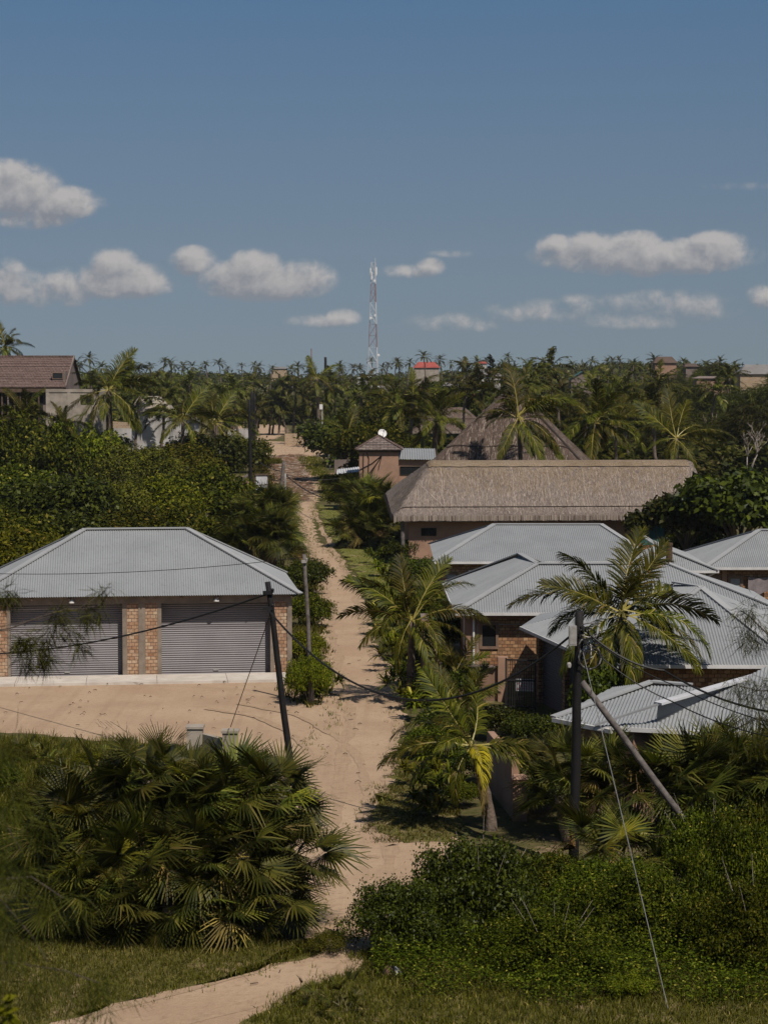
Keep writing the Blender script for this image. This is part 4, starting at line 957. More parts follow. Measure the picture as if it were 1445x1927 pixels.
# ---- brown tank tower with tiled cap
def tower_house():
    b0 = PZ(676, 962); Y = b0.y; f = framefn(b0, (1, 0, 0)); w = 74 / SC(Y); e = PY(700, 846, Y).z; ap = PY(713, 820, Y + w / 2)
    t = thing('tower_house', b0, 'square brown plastered tower with small tiled pyramid roof beside the sand road', 'tower')
    b = MB(); b.box(0, w, 0, w, 0, e, f); b.build('wall', M['plaster'], t)
    b = MB(); o = .34; A = [f(-o, -o, e - .02), f(w + o, -o, e - .02), f(w + o, w + o, e - .02), f(-o, w + o, e - .02)]; n = 6; P = ap
    for i in range(4):
        a, c = A[i], A[(i + 1) % 4]
        for k in range(n):          # overlapping tile courses
            q0, q1 = k / n, (k + 1) / n + .02; up = Zv(.05); 
            b.face([a.lerp(P, q0) + up, c.lerp(P, q0) + up, c.lerp(P, min(q1, 1)), a.lerp(P, min(q1, 1))]); b.face([a.lerp(P, q0), c.lerp(P, q0), c.lerp(P, q0) + up, a.lerp(P, q0) + up])
    b.face(A[::-1]); r = b.build('roof', M['tile_grey'], t)
    for a in A:
        k = MB(); k.bar(a + Zv(.06), P + Zv(.06), .16, .08); sub(k, 'ridge_cap', 'tile', t, r)
    k = MB(); k.box(-.08, w + .08, -.10, -.003, e - .22, e - .03, f); k.build('fascia', M['wood'], t)
    l = f(w * .44, -.06, PY(708, 911, Y).z); k = MB(); k.tube([l + Vector((0, .06, 0)), l + Vector((0, -.03, 0)), l + Vector((0, -.09, 0))], [.15, .15, .09], 14); k.build('wall_lamp', M['white'], t)
    def wp(px, py): p = PY(px, py, Y - .05); return p
    for i, pts in enumerate(([(684, 853), (683, 905), (687, 927)], [(688, 846), (694, 862), (693, 890), (688, 927)], [(718, 857), (712, 868), (688, 900)], [(718, 857), (690, 905), (686, 925)], [(718, 858), (714, 875), (712, 884)], [(677, 884), (700, 872), (718, 857)])):
        k = MB(); k.tube([wp(*p) for p in pts], .035, 5); k.build('cable', M['wire'], t)
    d = PY(719, 816, Y + w + 1.0); s = thing('satellite_dish', (d.x, d.y, d.z), 'pale round satellite dish behind the tiled tower cap', 'satellite dish')
    k = MB(); n = 16; c = Vector(d); ax = Vector((.25, -.85, .45)).normalized(); uu = ax.cross(Zv(1)).normalized(); vv = uu.cross(ax); rings = [(0, 0), (.2, .025), (.38, .10)]
    for (ra, ha), (rb, hb) in zip(rings, rings[1:]):
        for i in range(n):
            a0, a1 = 6.2832 * i / n, 6.2832 * (i + 1) / n; g = lambda r, h, a: c + ax * h + (uu * math.cos(a) + vv * math.sin(a)) * r
            k.face([g(ra, ha, a0), g(ra, ha, a1), g(rb, hb, a1), g(rb, hb, a0)])
    k.build('dish', M['white'], s); k = MB(); k.tube([c, c + Vector((0, .1, -.4)), Vector((c.x, c.y, .0))], .04, 6); k.build('mast', M['box_grey'], s); k = MB(); k.tube([c - vv * .4, c + ax * .55], .02, 4); k.box(c.x + ax.x * .55 - .05, c.x + ax.x * .55 + .05, c.y + ax.y * .55 - .05, c.y + ax.y * .55 + .05, c.z + ax.z * .55 - .05, c.z + ax.z * .55 + .05); k.build('receiver', M['black'], s)
    # low annex to the tower
    h0 = PZ(752, 950); g = framefn(Vector((f(w, 0, 0).x + .02, Y + .4, 0)), (1, 0, 0)); a = thing('annex', g(1, 1, 0), 'low brown annex with short corrugated roof and dark window beside the tower', 'building')
    zt = PY(760, 864, Y).z; b = MB(); b.box(0, 3.0, 0, .2, 0, zt - .1, g); b.box(0, .2, .2, 4, 0, zt - .1, g); b.build('wall', M['plaster'], a)
    roofpart(a, [[g(-.02, -.35, zt), g(3.1, -.35, zt - .05), g(3.1, 3.4, zt + .75), g(-.02, 3.4, zt + .75)]], [], period=.2)
    window(a, g, .15, PY(760, 893, Y).z, 1.7, .62, -.003, frame='black', fw=.05, bars=3)
    # white lean-to and fence wall left of the tower
    p = PZ(640, 958); c = thing('lean_to', (p.x, p.y + 2, 0), 'small white sheet roof shelter leaning on the brown tower', 'shelter')
    g2 = framefn(Vector((p.x, p.y + 1, 0)), (1, 0, 0)); W2 = (675 - 632) / SC(p.y); z0 = PY(650, 892, p.y + 1).z
    roofpart(c, [[g2(-.3, -.2, z0), g2(W2, -.2, z0 + .25), g2(W2, 2.2, z0 + .55), g2(-.3, 2.2, z0 + .3)]], [], 'sheet_white', period=.2)
    for x in (0, W2 - .2):
        k = MB(); k.tube([g2(x, .1, 0), g2(x, .1, z0)], .06, 6); k.build('post', M['wood'], c)
    q = PZ(628, 925); b = MB(); b.box(q.x, q.x + 3.2, q.y + 3, q.y + 3.2, 0, PY(640, 865, q.y + 3).z); tag(b.build('yard_wall', M['plaster_grey'], None), 'long low plaster wall behind the white shelter', 'wall')
tower_house()
# ================================================================== left house, compound walls, far houses
def part_box(root, name, mat, fr, *a):
    b = MB(); b.box(*a, fr); return b.build(name, M[mat], root)
def left_house():
    Y = 205.0; s = SC(Y); L = PY(-70, 733, Y); f = framefn(Vector((L.x, Y, 0)), (1, 0, 0)); X = lambda px: (px - (-70)) / s; Zp = lambda py: CH - (py - HOR) / s
    t = thing('house', (PY(60, 733, Y).x, Y, 0), 'large unfinished two storey house with brown tiled gable roof and bare concrete porch', 'house')
    W = X(121); ze, zr = Zp(728), Zp(671); dp = 5.5
    b = MB(); n = 12
    for k in range(n):
        q0, q1 = k / n, (k + 1) / n; y0, y1 = dp * q0, dp * q1 + .05; z0, z1 = ze + (zr - ze) * q0, ze + (zr - ze) * q1
        b.face([f(-.4, y0 - .4 * (1 - q0), z0 + .06), f(W + .25 - .3 * q0 * 0, y0 - .4 * (1 - q0), z0 + .06), f(W + .25, y1 - .4 * (1 - q1), z1), f(-.4, y1 - .4 * (1 - q1), z1)])
        b.face([f(-.4, y0 - .4 * (1 - q0), z0 - .03), f(W + .25, y0 - .4 * (1 - q0), z0 - .03), f(W + .25, y0 - .4 * (1 - q0), z0 + .06), f(-.4, y0 - .4 * (1 - q0), z0 + .06)])
    b.face([f(-.4, dp, zr), f(W + .25, dp, zr), f(W + .25, 2 * dp, ze), f(-.4, 2 * dp, ze)]); r = b.build('roof', M['tile'], t)
    k = MB(); k.bar(f(-.4, dp, zr + .06), f(W + .25, dp, zr + .06), .3, .14); sub(k, 'ridge_cap', 'tile', t, r)
    k = MB(); k.bar(f(W + .2, -.35, ze), f(W + .2, dp, zr), .12, .3); sub(k, 'barge_board', 'plaster_grey', t, r)
    b = MB(); b.face([f(W, .05, Zp(775)), f(W, 2 * dp, Zp(775)), f(W, 2 * dp, ze), f(W, dp, zr - .1), f(W, .05, ze)]); b.box(-.2, W, .4, .6, Zp(790), ze - .05, f); b.box(X(95), W, .05, .35, Zp(775), ze - .1, f); b.build('wall', M['plaster_grey'], t)
    part_box(t, 'dormer', 'plaster_grey', f, X(97), X(122), .7, 3.5, ze - .2, Zp(700)); window(t, f, X(98), Zp(712), X(116) - X(98), Zp(702) - Zp(712), .69, fw=.06)
    part_box(t, 'fascia', 'wood', f, -.4, W, -.36, -.2, Zp(738), Zp(731))
    for i in range(9): part_box(t, 'post', 'wood' if i % 3 else 'plaster_grey', f, X(-20 + i * 11.5), X(-20 + i * 11.5) + .14, -.1, .05, Zp(800), Zp(737))
    part_box(t, 'shade_panel', 'black', f, 0, X(80), .3, .39, Zp(790), Zp(738))  # black slab standing in for the shade behind the porch posts
    g = framefn(Vector((L.x, Y - 6, 0)), (1, 0, 0)); s2 = SC(Y - 6); X2 = lambda px: L.x * 0 + (px - CX) / s2 - L.x; Z2 = lambda py: CH - (py - HOR) / s2
    b = MB(); a, c = X2(88), X2(187); o0, o1 = X2(152), X2(178)
    b.box(a, o0, 0, .3, 0, Z2(733), g); b.box(o1, c, 0, .3, 0, Z2(733), g); b.box(o0, o1, 0, .3, 0, Z2(762), g); b.box(o0, o1, 0, .3, Z2(743), Z2(733), g); b.box(a, a + .3, .3, 5, 0, Z2(733), g); b.box(c - .3, c, .3, 5, 0, Z2(733), g)
    b.build('porch_wall', M['concrete_grey'], t)
    b = MB()
    for x in (a, X2(128), c - .25): b.box(x, x + .3, -.05, -.002, 0, Z2(735), g)
    b.box(a, c, -.06, -.003, Z2(738), Z2(732), g); b.build('concrete_frame', M['concrete_grey'], t)
left_house()
def wallrun(name, p, q, Y, Y2, mat, label, cat='wall', h=None, th=.25):
    """a wall whose top edge runs from photo point p at depth Y to photo point q at depth Y2"""
    a, c = PY(*p, Y), PY(*q, Y2); b = MB(); g = (tz(a.x, a.y) + tz(c.x, c.y)) / 2 - .2; d = (c - a); n = Vector((-d.y, d.x, 0)).normalized() * th
    b.hexa([Vector((a.x, a.y, g)), Vector((c.x, c.y, g)), Vector((c.x, c.y, g)) + n, Vector((a.x, a.y, g)) + n, a, c, c + n, a + n]); return tag(b.build(name, M[mat], None), label, cat)
wallrun('compound_wall', (213, 806), (335, 808), 300, 300, 'white_wall', 'white painted compound wall partly behind the tallest palm by the bushes')
wallrun('compound_wall', (425, 809), (470, 806), 322, 330, 'white_wall', 'short white compound wall ending at the group of dark poles')
wallrun('brick_wall', (213, 793), (262, 796), 310, 310, 'brick_tan', 'rough brick wall rising behind the white compound wall')
wallrun('brick_wall', (536, 816), (606, 815), 324, 326, 'brick_tan', 'low tan block wall at the far end of the sand road')
wallrun('block_wall', (452, 912), (470, 905), 176, 178, 'brick_orange', 'stub of orange brick wall at the foot of the dark poles')
def flat_house(px0, px1, ytop, ybase, Y, label, roof='sheet_white', wall='white_wall', ridge=None, name='house', gable=False, win=1):
    s = SC(Y); a = PY(px0, ytop, Y); f = framefn(Vector((a.x, Y, 0)), (1, 0, 0)); W = (px1 - px0) / s; zt = a.z; zb = min(tz(a.x, Y), PY(px0, ybase, Y).z) - .5; dp = max(5, W * .7)
    t = thing(name, (a.x + W / 2, Y, zb), label, 'house'); zr = PY(px0, ridge, Y).z if ridge else zt + .35
    part_box(t, 'wall', wall, f, 0, W, 0, dp, zb, zt)
    b = MB(); o = .35
    if gable:      # ridge runs away from the road: gable towards the camera
        b.face([f(-o, -o, zt - .1), f(W / 2, -o, zr), f(W / 2, dp, zr), f(-o, dp, zt - .1)]); b.face([f(W / 2, -o, zr), f(W + o, -o, zt - .1), f(W + o, dp, zt - .1), f(W / 2, dp, zr)])
        g = MB(); g.face([f(0, -.01, zt - .05), f(W, -.01, zt - .05), f(W / 2, -.01, zr - .1)]); g.build('gable', M[wall], t)
    else:
        k = min(W * .22, dp / 2); b.face([f(-o, -o, zt), f(W + o, -o, zt), f(W + o - k, dp / 2, zr), f(-o + k, dp / 2, zr)]); b.face([f(-o, dp + o, zt), f(-o, -o, zt), f(-o + k, dp / 2, zr)]); b.face([f(W + o, -o, zt), f(W + o, dp + o, zt), f(W + o - k, dp / 2, zr)])
        b.face([f(W + o, dp + o, zt), f(-o, dp + o, zt), f(-o + k, dp / 2, zr), f(W + o - k, dp / 2, zr)])
    b.build('roof', M[roof], t)
    for i in range(win): window(t, f, W * (i + .6) / (win + .4), zb + .5 + (zt - zb - .5) * .35, min(1.2, W * .12), (zt - zb) * .3, -.005, fw=.05)
    return t
flat_house(248, 318, 775, 800, 262, 'pale house with broad pale sheet roof behind the tallest palm', 'concrete_grey', 'white_wall', 746, win=0)
flat_house(331, 368, 792, 806, 250, 'little house with grey pitched roof under the palm pair', 'zinc_old', 'white_wall', 778, gable=True)
flat_house(779, 826, 692, 706, 620, 'pale house with bright red roof close to the radio mast', 'red_roof', 'concrete_grey', 681)
flat_house(900, 941, 708, 722, 520, 'flat grey house with sheet roof above the flowering tree', 'zinc_old', 'white_wall', 695)
flat_house(1074, 1118, 713, 724, 430, 'gabled cottage with green roof edge among palms', 'teal', 'plaster_grey', 699, gable=True)
flat_house(1232, 1272, 683, 696, 470, 'thatched cottage high on the wooded rise', 'thatch_dark', 'plaster', 671)
flat_house(1392, 1470, 704, 716, 400, 'timber house with pale roof on the rise at the wood edge', 'zinc_old', 'brick_tan', 686, win=3)
flat_house(1310, 1362, 712, 720, 410, 'long low tan house below the timber house', 'plaster_grey', 'plaster', 708)
flat_house(900, 915, 684, 692, 760, 'tiny red roofed house on the skyline', 'red_roof', 'white_wall', 680)
flat_house(672, 740, 712, 722, 640, 'low pale compound building at the foot of the radio mast', 'sheet_white', 'white_wall', 708)
flat_house(512, 540, 694, 700, 800, 'small sandy house on the skyline above the sand road', 'zinc_old', 'brick_tan', 690)
flat_house(1290, 1312, 690, 697, 480, 'small brown roofed hut between the cottage and the slim tall tree', 'thatch_dark', 'plaster_grey', 684)
flat_house(836, 862, 728, 742, 400, 'blue grey shed below the red flowering tree', 'zinc_old', 'zinc_old', 720)
# ---- radio mast
def mast():
    Y = 660.0; s = SC(Y); base = PY(703, 700, Y); g = tz(base.x, Y); t = thing('radio_mast', (base.x, Y, g), 'tall lattice radio mast banded red and white with antennas on top', 'mast')
    top = PY(704, 494, Y).z; H = top - g; wb, wt = 3.2, 1.2; bands = [1.0, .80, .60, .44, .28, .12, 0]; bands = [0, .13, .36, .535, .70, .84, 1.0]
    def leg(q, k):
        w = wb + (wt - wb) * min(1, q / .9); sg = [(-.62, 0), (.42, -.45), (.42, .45)][k]; return Vector((base.x + sg[0] * w, Y + sg[1] * w, g + H * q))
    for i, (a, c) in enumerate(zip(bands, bands[1:])):
        b = MB(); n = max(2, int((c - a) * H / 3.6)); mt = ['mast_red', 'mast_white'][i % 2 == 1] if i else 'mast_red'
        for k in range(3): b.tube([leg(a, k), leg(c, k)], .19 if k else .10, 5)
        for j in range(n):
            q0, q1 = a + (c - a) * j / n, a + (c - a) * (j + 1) / n
            for k in range(3):
                b.tube([leg(q0, k), leg(q1, (k + 1) % 3)], .07, 4); b.tube([leg(q1, k), leg(q0, (k + 1) % 3)], .07, 4); b.tube([leg(q1, k), leg(q1, (k + 1) % 3)], .06, 4)
        b.build('lattice_section', M[mt], t)
    for dx, dy, z in ((-.9, 0, .93), (.9, -.3, .935), (.75, .5, .93), (-.6, -.4, .90)):
        b = MB(); c = Vector((base.x + dx, Y + dy, g + H * z)); b.box(c.x - .2, c.x + .2, c.y - .12, c.y + .12, c.z - 1.2, c.z + 1.2); b.build('antenna', M['white'], t)
    for z, dx in ((.58, -.9), (.60, .5), (.30, 1.5), (.86, .3)):
        b = MB(); c = Vector((base.x + dx, Y - .6, g + H * z)); b.tube([c, c + Vector((0, -.3, 0)), c + Vector((0, -.35, 0))], [.3, .42, .05], 10); b.build('dish', M['white'], t)
    b = MB(); b.tube([leg(.98, 1), leg(.98, 1) + Zv(2.2)], .06, 4); b.build('aerial', M['white'], t)
mast()
b = MB(); p = PY(586, 668, 800); g = tz(p.x, 800); b.tube([(p.x, 800, g), (p.x, 800, PY(586, 656, 800).z)], [.3, .2], 5)
tag(b.build('distant_mast', M['mast_red'], None), 'faint reddish mast above the tall palm at the road end', 'mast')
# ---- poles
def pole(name, base, top, r, mat, label, cat='pole', Y=None, n=8, seed=0, parts=True):
    p = PZ(*base) if Y is None else None
    if Y is not None: q = PY(*base, Y); p = Vector((q.x, Y, tz(q.x, Y)))
    tp = PY(*top, p.y); t = thing(name, p, label, cat); b = MB(); rd = random.Random(seed)
    pts = [p.lerp(tp, i / n) + Vector((rd.uniform(-.015, .015), 0, 0)) for i in range(n + 1)]; pts[0] = p - Zv(.3)
    b.tube(pts, [r * (1.12 - .25 * i / n) for i in range(n + 1)], 9); b.build('shaft', M[mat], t, smooth=True); return t, p, tp
def clamp(t, c, mat='wire', w=.14, name='insulator'):
    b = MB(); c = Vector(c); b.box(c.x - w, c.x + w, c.y - .14, c.y - .06, c.z - .05, c.z + .05); b.tube([c + Vector((w, -.12, 0)), c + Vector((w, -.12, .10)), c + Vector((w, -.12, .13))], [.03, .045, .02], 7); b.build(name, M[mat], t)
tL, pL, topL = pole('leaning_pole', (551, 1478), (504.5, 1095), .092, 'creosote', 'thick black pole leaning over the yard before the garage doors', seed=1); clamp(tL, topL - Zv(.3)); clamp(tL, topL - Zv(.75))
t2, p2, top2 = pole('wooden_pole', (588, 1326), (572.5, 1043), .075, 'weathered', 'slim weathered pole standing at the yard corner beside the small leafy tree', seed=2); clamp(t2, top2 - Zv(.25), 'box_grey', .09)
tU, pU, topU = pole('utility_pole', (1078, 1632), (1090, 1150), .115, 'creosote', 'stout black utility pole with grey meter box before the metal roofs', seed=3)
ax = lambda px, py, dy=0: PY(px, py, pU.y + dy)
b = MB(); c = ax(1077, 1196, -.16); b.box(c.x - .09, c.x + .09, c.y - .1, c.y + .1, c.z - .23, c.z + .23); mb_ = b.build('meter_box', M['box_grey'], tU)
b = MB(); b.box(c.x - .07, c.x + .07, c.y - .106, c.y - .1005, c.z - .20, c.z + .20); sub(b, 'lid', 'box_grey', tU, mb_)
for px, py, dx in ((1070, 1249, 0), (1096, 1180, .1), (1100, 1205, .1), (1098, 1228, .1)):
    b = MB(); q = ax(px, py, -.12); b.tube([q, q + Vector((0, -.05, -.03)), q + Vector((0, -.08, -.09))], [.05, .06, .03], 8); b.build('insulator', M['box_grey' if px < 1080 else 'wire'], tU)
rd = random.Random(5)
for j in range(9):       # the tangle of service cables
    b = MB(); x0, y0 = 1094 + rd.uniform(-3, 3), rd.uniform(1180, 1240); pts = []
    a0 = rd.uniform(0, 6); rx, ry = rd.uniform(8, 22), rd.uniform(10, 26); cx, cy = x0 + rx * .7, y0 + rd.uniform(-6, 14)
    for k in range(15): a = a0 + k * .42; pts.append(ax(cx + rx * math.cos(a), cy + ry * math.sin(a), -.1 + .1 * math.sin(k)))
    b.tube(pts, .016, 5); b.build('cable_coil', M['wire' if j % 4 else 'wire_pale'], tU)
tS, pS, topS = pole('stay_pole', (1376, 1662), (1094, 1283), .082, 'weathered', 'thick grey wooden stay slanting from the black utility pole into the bush', seed=4)
# group of poles at the road bend
pole('wooden_pole', (472, 928), (469, 752), .15, 'creosote', 'rough dark pole with slanting brace, first of the close three', seed=5)
pole('wooden_pole', (474.5, 866), (474, 737), .19, 'creosote', 'tallest straight dark pole of the close three', seed=6)
pole('wooden_pole', (478.5, 862), (479, 740), .16, 'creosote', 'thin dark pole touching the tallest of the close three', seed=7)
pole('wooden_pole', (462.5, 836), (462, 776), .16, 'creosote', 'short black pole against the white compound wall', seed=8)
pole('stay_pole', (430, 940), (466, 893), .13, 'weathered', 'grey timber brace propping the rough dark pole', seed=9)
pole('wooden_pole', (525, 946), (535, 868), .17, 'weathered', 'leaning dark post standing in the roadside fan palm', seed=10)
pole('metal_post', (537, 985), (537, 891), .07, 'box_grey', 'thin straight metal post just beside the leaning roadside post', seed=11)
pole('wooden_pole', (622, 885), (618.5, 854), .13, 'weathered', 'short pale wooden post at the shady gate beside the road', seed=12)
tl, pl_, tpl = pole('street_lamp', (607, 842), (606, 762), .13, 'box_grey', 'slim grey lamp post with white head near the end of the road', seed=13)
b = MB(); b.box(tpl.x - .35, tpl.x + .1, tpl.y - .3, tpl.y - .15, tpl.z - .65, tpl.z + .1); b.build('lamp_head', M['white'], tl)
pole('wooden_pole', (613, 712), (612.5, 672), .45, 'creosote', 'tiny dark pole on the skyline next to the radio mast', Y=640, seed=14)
# white boards
def boards():
    p = PZ(480, 958); t = thing('notice_board', p, 'white two panel board on posts beside the dark roadside poles', 'board'); f = framefn(p, (1, .25, 0)); s = SC(p.y); w = 24 / s
    for z0, z1 in ((932, 914), (912, 895)):
        b = MB(); b.box(.1, w, -.02, .02, PY(480, z0, p.y).z, PY(480, z1, p.y).z, f); b.build('panel', M['sheet_white'], t)
    for x in (0, w): b = MB(); b.box(x - .06, x + .06, .021, .1, 0, PY(480, 893, p.y).z, f); b.build('post', M['wood'], t)
    b = MB(); b.box(0, w + .1, -.1, .2, PY(480, 894.5, p.y).z, PY(480, 892, p.y).z, f); b.build('top_rail', M['wood'], t)
boards()
# ---- wires
def wire(pts, r, label, sag=0.0, mat='wire', name='cable', n=14):
    P = []
    for (a, c) in zip(pts, pts[1:]):
        a, c = Vector(a), Vector(c)
        for k in range(n): q = k / n; P.append(a.lerp(c, q) - Zv(sag * 4 * q * (1 - q)))
    P.append(Vector(pts[-1])); b = MB(); b.tube(P, r, 5); return tag(b.build(name, M[mat], None), label, 'cable')
q = topL - Vector((0, .12, .33))
wire([PY(-60, 1232, 76), q], .028, 'black cable sagging across the garage doors to the leaning pole', .42)
wire([topL - Vector((0, .12, .78)), PY(1074, 1196, pU.y - .2)], .030, 'heavy black cable hanging low across the sand road', 2.05, n=30)
wire([PY(-60, 1078, 80), top2 - Zv(.1)], .012, 'thin wire passing over the garage roof to the slim pole', .25)
wire([topL - Vector((-.04, .1, 1.0)), Vector((PZ(434, 1374).x, PZ(434, 1374).y, .1))], .014, 'thin brown guy wire from the leaning pole down to the yard', 0, 'wood')
wire([ax(1096, 1226, -.15), PZ(1258, 1906)], .009, 'pale steel guy wire running from the utility pole to the grass', 0, 'wire_pale', 'guy_wire')
wire([ax(1092, 1178, -.1), PY(1250, 1262, 50), PY(1500, 1345, 46)], .026, 'thickest black cable sagging away from the utility pole over the low roofs', .22)
wire([ax(1096, 1205, -.1), PY(1260, 1318, 50), PY(1500, 1395, 46)], .016, 'lower thin cable crossing the pale ridge flashing', .15)
wire([ax(1096, 1190, -.1), PY(1270, 1290, 51), PY(1500, 1372, 48)], .014, 'middle thin cable between the two other service cables', .12)
wire([PY(534, 890, 190), PY(606, 936, 165)], .045, 'dark cable slanting from the roadside post across the road', .25)
wire([PY(480, 862, 270), PY(534, 888, 190)], .05, 'dark cable linking the close three poles to the roadside post', .3)
wire([PY(502, 895, 172), PY(533, 898, 190)], .045, 'short drooping cable behind the white board', .35)
wire([PY(536, 892, 190), PY(640, 900, 190)], .03, 'thin cable reaching over the mulch to the gate post', .3)
# ---- litter in the near grass
def carton():
    p = PZ(738, 1838); t = thing('carton', p, 'torn brown and white carton lying in the grass under the bush', 'carton'); f = framefn(p, (.9, .4, 0)); b = MB()
    b.hexa([f(-.16, 0, 0), f(.02, -.08, 0), f(.02, .14, 0), f(-.16, .18, 0), f(-.09, .02, .20), f(-.02, .0, .22), f(-.02, .1, .2), f(-.09, .12, .19)]); b.build('side', M['card'], t)
    b = MB(); b.hexa([f(.03, -.09, 0), f(.26, -.02, 0), f(.22, .16, 0), f(.04, .12, 0), f(.05, -.03, .22), f(.16, .02, .13), f(.14, .1, .12), f(.05, .06, .2)]); b.build('flap', M['sheet_white'], t)
carton()
# ================================================================== planting
RD = random.Random(11)
# crown meshes of unit-ish size (radius about 1), scaled per plant
bush_mesh('round_a', 1, 'leaf_mid', 11000, 1, 1, 1.0, 40, .27, 0.076, .55, .1)
bush_mesh('round_b', 2, 'leaf_bright', 11000, 1, .9, .9, 44, .25, 0.07, .5, .1)
bush_mesh('round_c', 3, 'leaf_dark', 10500, 1, 1, 1.05, 36, .29, 0.08, .6, .1)
bush_mesh('round_d', 4, 'leaf_olive', 10000, 1.05, .9, .85, 44, .24, 0.064, .45, .1)
bush_mesh('round_e', 5, 'leaf_mid', 11000, .95, 1.05, 1.1, 46, .24, 0.074, .5, .1)
bush_mesh('tree_a', 6, 'leaf_mid', 10000, 1, 1, .95, 40, .26, 0.082, .55, .65)
bush_mesh('tree_b', 7, 'leaf_dark', 7600, 1, 1, .9, 36, .26, 0.11, .62, .6)
bush_mesh('far_a', 8, 'leaf_scrub', 1500, 1, 1, .8, 16, .38, .19, .6, .1)
bush_mesh('far_b', 9, 'leaf_mid', 1500, 1, 1, .9, 16, .38, .19, .6, .1)
bush_mesh('far_c', 10, 'leaf_dark', 1500, 1, 1, 1.0, 16, .38, .19, .6, .1)
# foreground shrubs: finer leaves
bush_mesh('near_a', 21, 'leaf_dark', 24000, 1, .8, .95, 110, .14, .044, .5, .02, True, droop=.35, spray=.8)
bush_mesh('near_b', 22, 'leaf_near', 28000, 1, .8, .85, 120, .13, .038, .5, .02, True, droop=.3, spray=.9)
bush_mesh('near_c', 23, 'leaf_near', 24000, .9, .8, .95, 100, .14, .042, .5, .02, True, droop=.3, spray=.9)
for i in range(3): STEM['bush%d' % i] = stem_mesh(i, .85, .6, .035, 7)
for i in range(3): STEM['low%d' % i] = stem_mesh(50 + i, .5, .35, .022, 6)
STEM['tree0'] = stem_mesh(8, 1.1, .55, .05, 6, 'trunk', .45); STEM['tree1'] = stem_mesh(9, 1.1, .6, .06, 7, 'trunk', .5)
def casuarina_mesh(seed, n, rx, rz, base, ln=.16, wd=.011, mat='needle'):
    rng = np.random.default_rng(seed); V = []; k = n // 26
    for _ in range(k):
        d = nrm(rng.normal(size=3)); q = .35 + .65 * rng.random() ** .5; c = np.array([d[0] * rx * q, d[1] * rx * q, base + rz * (.5 + .5 * d[2] * q)])
        c[:2] *= 1.15 - .6 * max(0, (c[2] - base) / rz); c += rng.normal(size=3) * .05
        ax = nrm(np.array([d[0], d[1], .25]) + rng.normal(size=3) * .35)
        p = c + np.linspace(0, .30, 26)[:, None] * ax + rng.normal(size=(26, 3)) * .012
        dd = nrm(ax * .5 + rng.normal(size=(26, 3)) * .45 - np.array([0, 0, .75])); L = ln * (.6 + .8 * rng.random(26))
        nn = nrm(rng.normal(size=(26, 3))); V.append(diamond(p, dd, nn, L, np.full(26, wd)))
    return quads_mesh('needles', np.concatenate(V), 4, DQ, M[mat])
BUSH['casu_a'] = casuarina_mesh(31, 13000, .62, 2.0, .35, .20, .016); BUSH['casu_b'] = casuarina_mesh(32, 13000, .75, 1.7, .25, .20, .016)
STEM['treec'] = stem_mesh(12, 2.0, .35, .045, 8, 'trunk', .8)
def gp(px, py): p = PZ(px, py); return Vector((p.x, p.y, tz(p.x, p.y)))
# ---- the big left thicket: every bush by its own (base pixel, key, radius in metres, label)
LEFT = [
 (60, 1130, 'round_b', 3.3, 'yellow green round bush overhanging the left end of the garage roof'),
 (-10, 1100, 'round_a', 3.4, 'leafy green bush cut by the photo edge behind the garage roof'),
 (165, 1085, 'round_c', 3.2, 'dark bush directly behind the left half of the garage ridge'),
 (255, 1085, 'round_e', 3.2, 'dense mid green bush behind the middle of the garage ridge'),
 (340, 1090, 'round_a', 3.2, 'big leafy bush behind the right half of the garage ridge'),
 (420, 1065, 'round_b', 2.6, 'pale yellow green bush between the garage ridge and the roadside fan palm'),
 (100, 1030, 'round_c', 4.0, 'dark rounded tree crown in the thicket below the porch ruin'),
 (20, 1010, 'round_e', 4.2, 'high green bush in the thicket below the tiled gable house'),
 (205, 1015, 'round_d', 4.0, 'olive bush in the middle of the thicket with dry twigs'),
 (300, 1010, 'round_b', 3.8, 'bright feathery bush in the thicket below the palm pair'),
 (390, 1000, 'round_a', 3.7, 'spreading green bush in the thicket left of the slanting brace'),
 (450, 1000, 'round_c', 2.2, 'dark bush at the foot of the slanting brace'),
 (462, 965, 'round_e', 1.5, 'small bush wrapped around the bases of the close three poles'),
 (50, 945, 'round_a', 4.4, 'green bush top just under the unfinished two storey house'),
 (140, 940, 'round_b', 4.0, 'light green bush under the square window of the porch ruin'),
 (240, 940, 'round_d', 4.4, 'olive bush at the base of the tallest palm trunk'),
 (320, 930, 'round_b', 4.6, 'wide yellow green bush in front of the white compound wall'),
 (400, 920, 'round_c', 4.4, 'dark wide bush in front of the palm pair'),
 (440, 890, 'round_e', 3.8, 'green bush covering the foot of the short white wall'),
 (508, 880, 'round_b', 1.3, 'low bright bush on the verge behind the white board'),
 (10, 890, 'round_c', 4.4, 'dark bush at the photo edge below the timber posts'),
]
for i, (px, py, k, r, lab) in enumerate(LEFT):
    g0 = gp(px, py); hz = r * .98
    if py < 965: hz = max(2.0, (CH - ((792 if px < 190 else 826) + 8 * math.sin(i * 2.1) - HOR) / SC(g0.y)) / 1.16) if px < 430 else r * .9
    plant('bush', g0, k, (r * 1.08, r * 1.0, hz), lab, 'bush', None, RD.uniform(0, 6.28), 'bush%d' % (i % 3))
